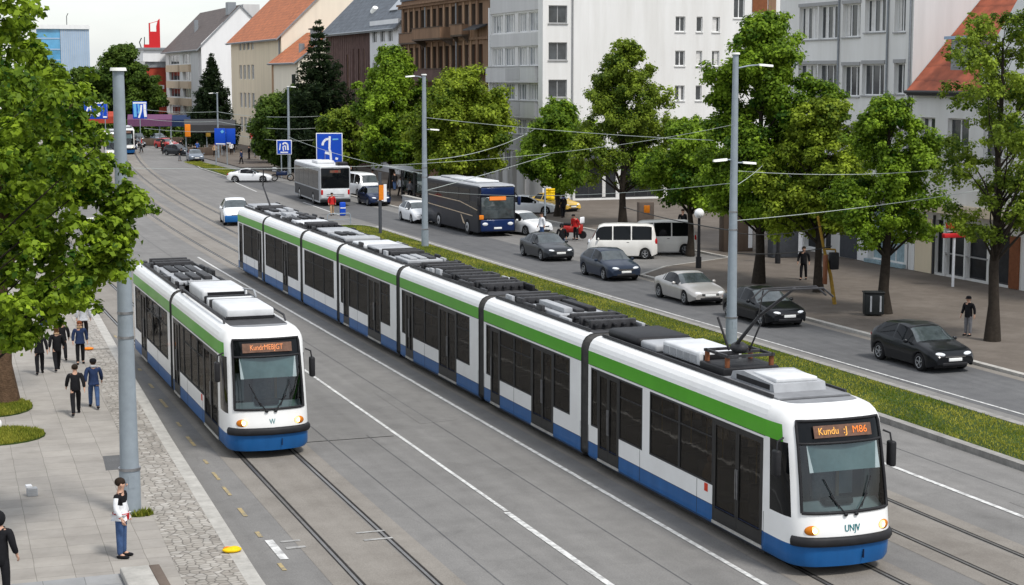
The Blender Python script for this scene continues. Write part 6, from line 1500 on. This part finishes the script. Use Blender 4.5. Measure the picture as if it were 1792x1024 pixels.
wire('thick dark cable from the van bay to the big median lamp post', [(36.4, 83, 3.2), (29.4, 56.6, 4.35)], .03, 'cable_dark', sag=.1)
wire('second dark cable sloping from the big lamp post to the yellow post', [(29.3, 56.6, 3.55), (38.5, 65.3, 2.7)], .03, 'cable_dark', sag=.15)
wire('dark cable from the big lamp post towards the top of the yellow post', [(29.3, 56.6, 4.3), (38.1, 65.4, 3.6)], .022, 'cable_dark', sag=.2)
wire('pale green cable strung between the two median lamp posts', [(29.2, 56.6, 6.15), (29.45, 96.3, 3.45)], .014, sag=.4)
wire('cable from the median lamp post by the coach to the white apartment block', [(29.45, 96.3, 5.2), (49.2, 130.2, 5.9)], .03, sag=.5)
wire('cable crossing in front of the deep green broad tree', [(29.45, 96.3, 4.4), (37.6, 169.2, 4.1)], .024, sag=.3)
for k, z in enumerate((6.1, 4.9, 3.7)):
    lab = ('uppermost', 'middle', 'lowest')[k]
    wire('%s of three span cables right of the thin far lamp post' % lab, [(37.6, 169.2, z), (49.4, 184.5, z + .3)], .035, sag=.2)
    wire('%s of three span cables left of the thin far lamp post' % lab, [(37.6, 169.2, z), (38.6, 214, z - .3), (31.2, 226, z - .2)], .035, sag=.2)
wire('pale cable over the yellow flag, strung from the coach lamp post across the plaza', [(29.45, 96.3, 3.4), (49.7, 120.0, 5.2)], .026, sag=.1)

# ---------------------------------------------------------------- signs
def sign(label, x, y, wd, z0, z1, face, strokes, m='sign_blue', posts=(0,), name='traffic_sign', border=True, group=None, th=.06):
    root = thing(name, label, 'sign', (x, y, PAVE), R(face), group); z0 -= PAVE; z1 -= PAVE
    for p in posts: MB().tube([(p, .08, 0), (p, .08, z1 - .05)], .06, 'pole_grey', n=8).build('post', root)
    pn = MB().rbox(-wd / 2, wd / 2, 0, th, z0, z1, .02, 'sign_white' if border else m)
    if border: pn.box(-wd / 2 + .07, wd / 2 - .07, -.006, .0, z0 + .07, z1 - .07, m)
    pn = pn.build('panel', root)
    H = z1 - z0; q = lambda u, v: (-wd / 2 + u * wd, -.02, z0 + v * H)
    for st in strokes:
        pts, r, mm = st; s_ = MB()
        for a_, b_ in zip(pts, pts[1:]): s_.beam(q(*a_), q(*b_), .016, r, mm)
        s_.build('symbol', pn)
    return root
W_ = 'sign_white'
sign('large blue direction sign with a white hooked symbol above the bus', 37.0, 150, 2.35, 2.2, 5.1, -14, [([(.24, .62), (.27, .72), (.36, .80), (.48, .82)], .2, W_), ([(.52, .9), (.5, .5), (.54, .4), (.56, .1)], .19, W_), ([(.33, .06), (.33, .4), (.52, .36)], .22, W_), ([(.62, .8), (.84, .81)], .14, 'sign_lightblue'), ([(.72, .22), (.82, .2)], .2, W_)])
sign('small blue sign with a white swirl beside the thin far lamp post', 37.0, 168.7, 1.5, 2.4, 3.85, -14, [([(.2, .3), (.25, .75)], .1, W_), ([(.25, .15), (.75, .15)], .12, W_), ([(.4, .7), (.55, .82), (.72, .72), (.75, .3)], .16, W_), ([(.45, .25), (.42, .55), (.58, .6), (.6, .3)], .1, W_)], posts=(-.3,))
sign('left half of the split blue sign board on the dark post', 35.4, 195, 1.25, 2.4, 4.3, -12, [([(.1, .08), (.95, .06)], .12, W_), ([(.6, .75), (.8, .85)], .3, 'sign_lightblue')], border=False, posts=(-.5,))
sign('right half of the split blue sign board, plain bright blue', 36.65, 195.2, 1.05, 2.5, 4.25, -12, [([(.05, .06), (.5, .05)], .12, W_)], border=False, posts=(-.45,))
sign('wide blue board with bold white shapes left of the tall pole', 26.7, 240, 3.1, 4.4, 6.7, -7, [([(.05, .95), (1, .95)], .22, W_), ([(.22, .85), (.1, .45), (.2, .12), (.3, .35), (.24, .8)], .2, W_), ([(.42, .75), (.66, .7)], .3, W_), ([(.4, .2), (.64, .22), (.62, .42), (.42, .4)], .3, W_), ([(.8, .85), (.8, .08)], .16, W_), ([(.97, .85), (.97, .08)], .2, W_), ([(.8, .12), (.97, .12)], .2, W_)], border=False, posts=(-1.2, 1.2))
sign('narrow pale blue board with white shapes right of the tall pole', 32.6, 240, 1.9, 4.4, 6.75, -7, [([(.03, .92), (.97, .92)], .2, W_), ([(.14, .88), (.18, .1)], .4, 'sign_lightblue'), ([(.4, .85), (.45, .5), (.4, .3)], .26, 'sign_lightblue'), ([(.62, .8), (.58, .45), (.42, .05)], .24, W_), ([(.85, .85), (.86, .4), (.9, .1)], .36, W_)], border=False, posts=(0,), m='sign_blue')
gp = thing('traffic_post', 'dark green post with an orange and white plate on the median tip', 'post', (29.2, 105.2, .14))
MB().tube([(0, 0, 0), (0, 0, 3.9)], .11, 'shop_panel', n=10).build('post', gp)
MB().box(-.1, .2, -.16, -.12, 2.15, 3.1, 'orange_paint').box(.2, .4, -.155, -.12, 2.05, 3.15, 'sign_white').build('plate', gp)
nb = thing('traffic_post', 'short navy bollard with a white band on the tarmac behind the bus', 'bollard', (30.9, 121.5, 0))
MB().rbox(-.22, .22, -.1, .1, 0, 1.0, .08, 'sign_blue').box(-.2, .2, -.115, -.10, .55, .62, 'sign_white').build('post', nb)
rail = thing('railing', 'low white metal hoop railing at the tip of the grass median', 'railing', (28.4, 113.1, 0))
MB().tube([(-.7, 0, 0), (-.7, 0, .75), (-.55, 0, .85), (.8, 0, .85), (.9, 0, .75), (.9, 0, 0)], .035, 'pole_grey', n=8).tube([(-.7, 0, .45), (.9, 0, .45)], .025, 'pole_grey', n=6).build('frame', rail)
def flag(label, x, y, h, m, w_, hh, dx=1, pm='pole_grey'):
    root = thing('flag', label, 'flag', (x, y, PAVE))
    MB().tube([(0, 0, 0), (0, 0, h)], .06, pm, n=8).tube([(0, 0, 0), (0, 0, 1.1)], .09, 'black_plastic', n=8).build('pole', root)
    P = [[Vector((.05 + dx * w_ * i / 6, .08 * math.sin(i * 1.1), h - .1 - hh * j / 4 - .03 * i * (j == 4))) for j in range(5)] for i in range(7)]
    mb = MB()
    for i in range(6):
        for j in range(4): mb.add([P[i][j], P[i + 1][j], P[i + 1][j + 1], P[i][j + 1]], [(0, 1, 2, 3)], m, True)
    c = mb.build('cloth', root); c.modifiers.new('t', 'SOLIDIFY').thickness = .02
flag('square yellow flag sign on a slim post in front of the parked white saloon', 39.4, 102.5, 2.95, 'yellow_plastic', .62, .66)
flag('bright blue flag hanging beside the person with the rucksack', 46.7, 117.5, 3.3, 'cyan_cloth', .58, .95)
# leaning yellow post with black box
yp = thing('leaning_post', 'leaning yellow post with a dark metal box hanging from its arm', 'post', (38.84, 65.5, PAVE))
MB().tube([(0, 0, 0), (-.18, .1, 1.3), (-.55, .1, 2.5), (-.88, .1, 3.9)], [.09, .075, .065, .05], 'yellow_paint', n=10).tube([(-.55, .1, 2.45), (0, .05, 2.42), (.02, .05, 2.3)], .04, 'yellow_paint', n=8).build('post', yp)
MB().rbox(-.28, .10, -.15, .15, 1.55, 2.3, .04, 'black_plastic').build('box', yp)
MB().rbox(-.52, -.4, -.02, .2, .9, 2.2, .02, 'rust_wood').build('red_bracket', yp)
rs = thing('shop_sign', 'red board sign with a red box on a white post in front of the shops', 'sign', (47.45, 69.2, PAVE))
MB().tube([(0, 0, 0), (0, 0, 2.5)], .07, 'sign_white', n=8).build('post', rs); MB().rbox(-.62, .62, -.12, .12, 2.35, 2.56, .03, 'sign_red').build('panel', rs)
MB().rbox(-.45, .08, -.1, .1, 2.8, 3.06, .03, 'sign_red').beam((-.42, 0, 2.66), (.2, 0, 2.66), .04, .03, 'sign_white').beam((.12, 0, 2.6), (.12, 0, 3.1), .04, .04, 'sign_red').build('box', rs)
lb = thing('litter_bin', 'black litter bin with pale vertical stripes beside the dark tree trunk', 'bin', (38.5, 61.8, PAVE), R(-20)); lb.scale = (.84, .84, .95)
MB().rbox(-.48, .48, -.3, .3, .06, 1.0, .04, 'bin_black').build('body', lb)
MB().rbox(-.52, .52, -.34, .34, 1.0, 1.08, .03, 'bin_black').build('lid', lb)
for x in (-.18, .30): MB().box(x - .045, x + .045, -.315, -.302, .2, .9, 'cover_grey').build('stripe', lb)
# things lying on the left pavement
yl = MB().ell((0, 0, .05), (.21, .15, .06), 'yellow_plastic', 16, 8).ell((.04, -.02, .085), (.12, .09, .04), 'yellow_plastic', 12, 6).ell((-.09, .03, .08), (.09, .07, .035), 'orange_paint', 10, 6)
o = bpy.data.objects.new('plastic_bag', yl.mesh('plastic_bag')); col.objects.link(o); o.location = (6.42, 35.0, PAVE + .006); tag(o, 'crumpled yellow plastic bag lying on the kerb stones', 'bag')
bx = thing('crate', 'small white and grey box standing on the pavement slabs', 'box', (2.86, 41.5, PAVE), R(6))
MB().rbox(-.12, .12, -.09, .09, 0, .2, .015, 'cover_grey').build('body', bx); MB().rbox(-.14, -.0, -.07, .1, .2, .27, .012, 'bag_white').build('lid', bx)
for k in range(4): MB().box(-.1, .1, -.096, -.0905, .04 + k * .04, .055 + k * .04, 'frame_grey').build('slot', bx)
wb = MB().rbox(-.28, .26, -.16, .16, .0, .24, .09, 'bag_white', 3).ell((-.2, .02, .2), (.13, .1, .06), 'bag_white', 10, 6)
o = bpy.data.objects.new('sack', wb.mesh('sack')); col.objects.link(o); o.location = (2.42, 49.9, PAVE + .03); tag(o, 'white sack lying on the oval grass patch by the left edge', 'bag')
ob_ = MB().ell((0, 0, .05), (.2, .14, .06), 'orange_paint', 12, 6).beam((.1, 0, .04), (.75, .02, .03), .07, .03, 'kerb_stone')
o = bpy.data.objects.new('litter', ob_.mesh('litter')); col.objects.link(o); o.location = (6.55, 63.6, PAVE + .006); tag(o, 'orange litter with a pale strip on the cobbles', 'litter')
bl = thing('stone_block', 'low pale stone block with a brown side strip at the bottom edge', 'block', (4.35, 33.2, PAVE))
MB().rbox(-.36, .22, -1.8, .9, 0, .16, .03, 'kerb_stone').build('top_stone', bl); MB().rbox(.225, .44, -1.8, .98, 0, .13, .02, 'brown_stone').build('side_strip', bl)
# scooter
scs = thing('scooter', 'red and white motor scooter parked behind the dark grey saloon', 'scooter', (39.75, 98.4, PAVE), R(40))
MB().rbox(-.2, .2, -.15, .75, .35, .8, .12, 'paint_red').rbox(-.17, .17, -.1, .7, .8, .95, .06, 'black_plastic').rbox(-.22, .22, -.55, -.4, .3, 1.05, .06, 'paint_red').rbox(-.16, .16, -.5, -.1, .22, .32, .03, 'black_plastic').build('body', scs)
MB().rbox(-.25, .25, -.62, -.52, .95, 1.35, .05, 'sign_white').build('windshield', scs)
MB().tube([(-.32, -.4, 1.08), (.32, -.4, 1.08)], .025, 'black_plastic', n=6).build('handlebar', scs)
for y in (-.62, .6): MB().tube([(-.06, y, .24), (.06, y, .24)], .24, 'tyre', n=14).build('wheel', scs)
mbk = thing('motorcycle', 'dark blue motorcycle standing right of the white sports car', 'motorcycle', (35.6, 163.4, PAVE), R(80))
MB().rbox(-.2, .2, -.5, .6, .5, .95, .12, 'paint_navy').rbox(-.16, .16, .2, .9, .85, 1.0, .05, 'black_plastic').rbox(-.25, .25, .5, .95, .9, 1.3, .08, 'cover_grey').build('body', mbk)
MB().tube([(-.35, -.55, 1.1), (.35, -.55, 1.1)], .03, 'black_plastic', n=6).tube([(0, -.55, 1.1), (0, -.8, .35)], .04, 'chrome', n=6).build('handlebar', mbk)
for y in (-.8, .75):
    t_ = MB(); t_.tube([(0, y + .3 * math.cos(a_), .32 + .3 * math.sin(a_)) for a_ in [i * math.pi / 8 for i in range(17)]], .06, 'tyre', n=6, caps=False); t_.build('wheel', mbk)
# market stalls, parasol, far clutter
def stall(label, x, y, w_, d, h, m, side=None):
    root = thing('market_stall', label, 'stall', (x, y, PAVE), R(-10))
    for sx in (-1, 1):
        for sy in (-1, 1): MB().tube([(sx * w_ / 2, sy * d / 2, 0), (sx * w_ / 2, sy * d / 2, h)], .06, 'pole_grey', n=6).build('post', root)
    MB().extr([(-w_ / 2 - .2, -d / 2 - .3, h), (-w_ / 2 - .2, 0, h + .7), (-w_ / 2 - .2, d / 2 + .3, h)], (w_ + .4, 0, 0), m).box(-w_ / 2 - .2, w_ / 2 + .2, -d / 2 - .3, -d / 2 - .25, h - 1.0, h, m).build('canopy', root)
    MB().rbox(-w_ / 2 + .2, w_ / 2 - .2, -d / 2, -d / 2 + .8, 0, 1.0, .03, 'stone_dark').build('counter', root)
    if side: MB().rbox(-w_ / 2 - .1, -w_ / 2 + side[1], -d / 2 - .42, -d / 2 - .32, h - 1.5, h + .1, .05, side[0]).build('side_panel', root)
stall('dark awning stall with an orange panel above the grey-blue car', 38.2, 222, 4.5, 2.5, 3.9, 'frame_dark', ('orange_paint', .6))  # orange panel is plain paint
stall('dark green awning stall with a mustard panel left of the split blue sign', 41.8, 230, 3.6, 2.5, 3.6, 'frame_dark', ('yellow_paint', .5))
stall('long navy awning stall beyond the other stalls, below the red building', 42.5, 262, 8, 3, 3.6, 'cloth_navy')
stall('brick coloured awning stall left of the tall pole by the far tram', 30.0, 262, 5, 3, 4.2, 'brick_red')
stall('purple awning stall between the far tram and the dark awnings', 36.5, 258, 6, 3, 3.8, 'cloth_purple')
pa = thing('parasol', 'red parasol on the pavement left of the small blue sign', 'parasol', (42.2, 206, PAVE))
MB().tube([(0, 0, 0), (0, 0, 4.2)], .05, 'sign_white', n=8).build('pole', pa)
MB().lathe([(1.25, 2.6), (1.2, 3.2), (.9, 3.8), (.4, 4.15), (0, 4.25)], 'sign_red', 12).build('canopy', pa)
for k in range(3): MB().tube([(.8 + k * .5, .2, 0), (.7 + k * .5, .2, 2.4 - k * .3), (.4 + k * .5, .2, 3.0 - k * .3)], .05, 'cover_grey', n=6).build('support', pa)
for k, (x, y, kind, pc, lab) in enumerate(((34.0, 262, 'sedan', 'red', 'red car far down the jammed street behind the crowd'), (36.6, 272, 'hatch', 'black', 'black car far down the jammed street'), (32.2, 274, 'sedan', 'white', 'white car deepest in the jam by the far trees'), (39.2, 268, 'hatch', 'greyblue', 'grey-blue car under the navy awning'), (27.2, 268, 'van', 'silver', 'silver van left of the tall pole top of the street'), (31.4, 246, 'hatch', 'white', 'white car right behind the far tram'), (33.4, 253, 'sedan', 'darkgrey', 'dark grey car behind the far tram'), (37.2, 247, 'hatch', 'red', 'small red car before the purple awning'), (35.2, 224, 'hatch', 'darkgrey', 'dark hatchback straight behind the grey-blue car'))):
    car(kind, pc, lab, x, y, R(-8 + k * 5), name='car', group='cars jammed at the far end of the street')
# benches and boxes along the plaza edge
for k, (x, y, lab) in enumerate(((45.6, 88.0, 'dark utility cabinet standing by the leftmost globe lamp'), (46.6, 84.0, 'dark tall kiosk panel with a white edge behind the cables'))):
    kb_ = thing('kiosk', lab, 'kiosk', (x, y, PAVE), R(-8))
    MB().rbox(-.9, .9, -.4, .4, 0, 2.6, .04, 'shop_panel' if k else 'stone_dark').build('body', kb_); MB().box(-.95, .95, -.45, .45, 2.6, 2.7, 'frame_grey').build('roof', kb_); MB().box(.6, .85, -.415, -.402, .2, 2.5, 'sign_white').build('door', kb_)
kb_ = thing('kiosk', 'small stall with an orange panel beside the half-dome lamp', 'kiosk', (46.0, 101.5, PAVE), R(-8))
MB().rbox(-.5, .5, -.3, .3, 0, 1.9, .04, 'brown_stone').build('body', kb_); MB().rbox(-.2, .2, -.33, -.3, 1.2, 1.7, .02, 'amber').build('panel', kb_)  # orange panel is a plain colour and emits nothing
su_ = thing('suitcase', 'dark suitcase standing beside the silhouetted person', 'suitcase', (43.1, 74.3, PAVE), R(-30))
MB().rbox(-.2, .2, -.13, .13, .05, .62, .05, 'bin_black').build('body', su_); MB().tube([(-.1, .05, .6), (-.1, .05, .92), (.1, .05, .92), (.1, .05, .6)], .015, 'chrome', n=6).build('handle', su_)
hg = thing('hedge', 'low clipped hedge running along the park at the street end', 'hedge', (36, 285, 0))
g_ = np.random.default_rng(5); n_ = 9000
C_ = np.stack([g_.random(n_) * 34 - 22, g_.random(n_) * 3, g_.random(n_) ** .8 * 3.2], 1)
o = bpy.data.objects.new('foliage', leaf_mesh('foliage', C_, g_.normal(size=(n_, 3)) + np.array([0, -.3, .6]), .26 * (.6 + .7 * g_.random(n_)), 'leaf_dark', 6)); col.objects.link(o); o.parent = hg
for m_ in MATS.values(): pass
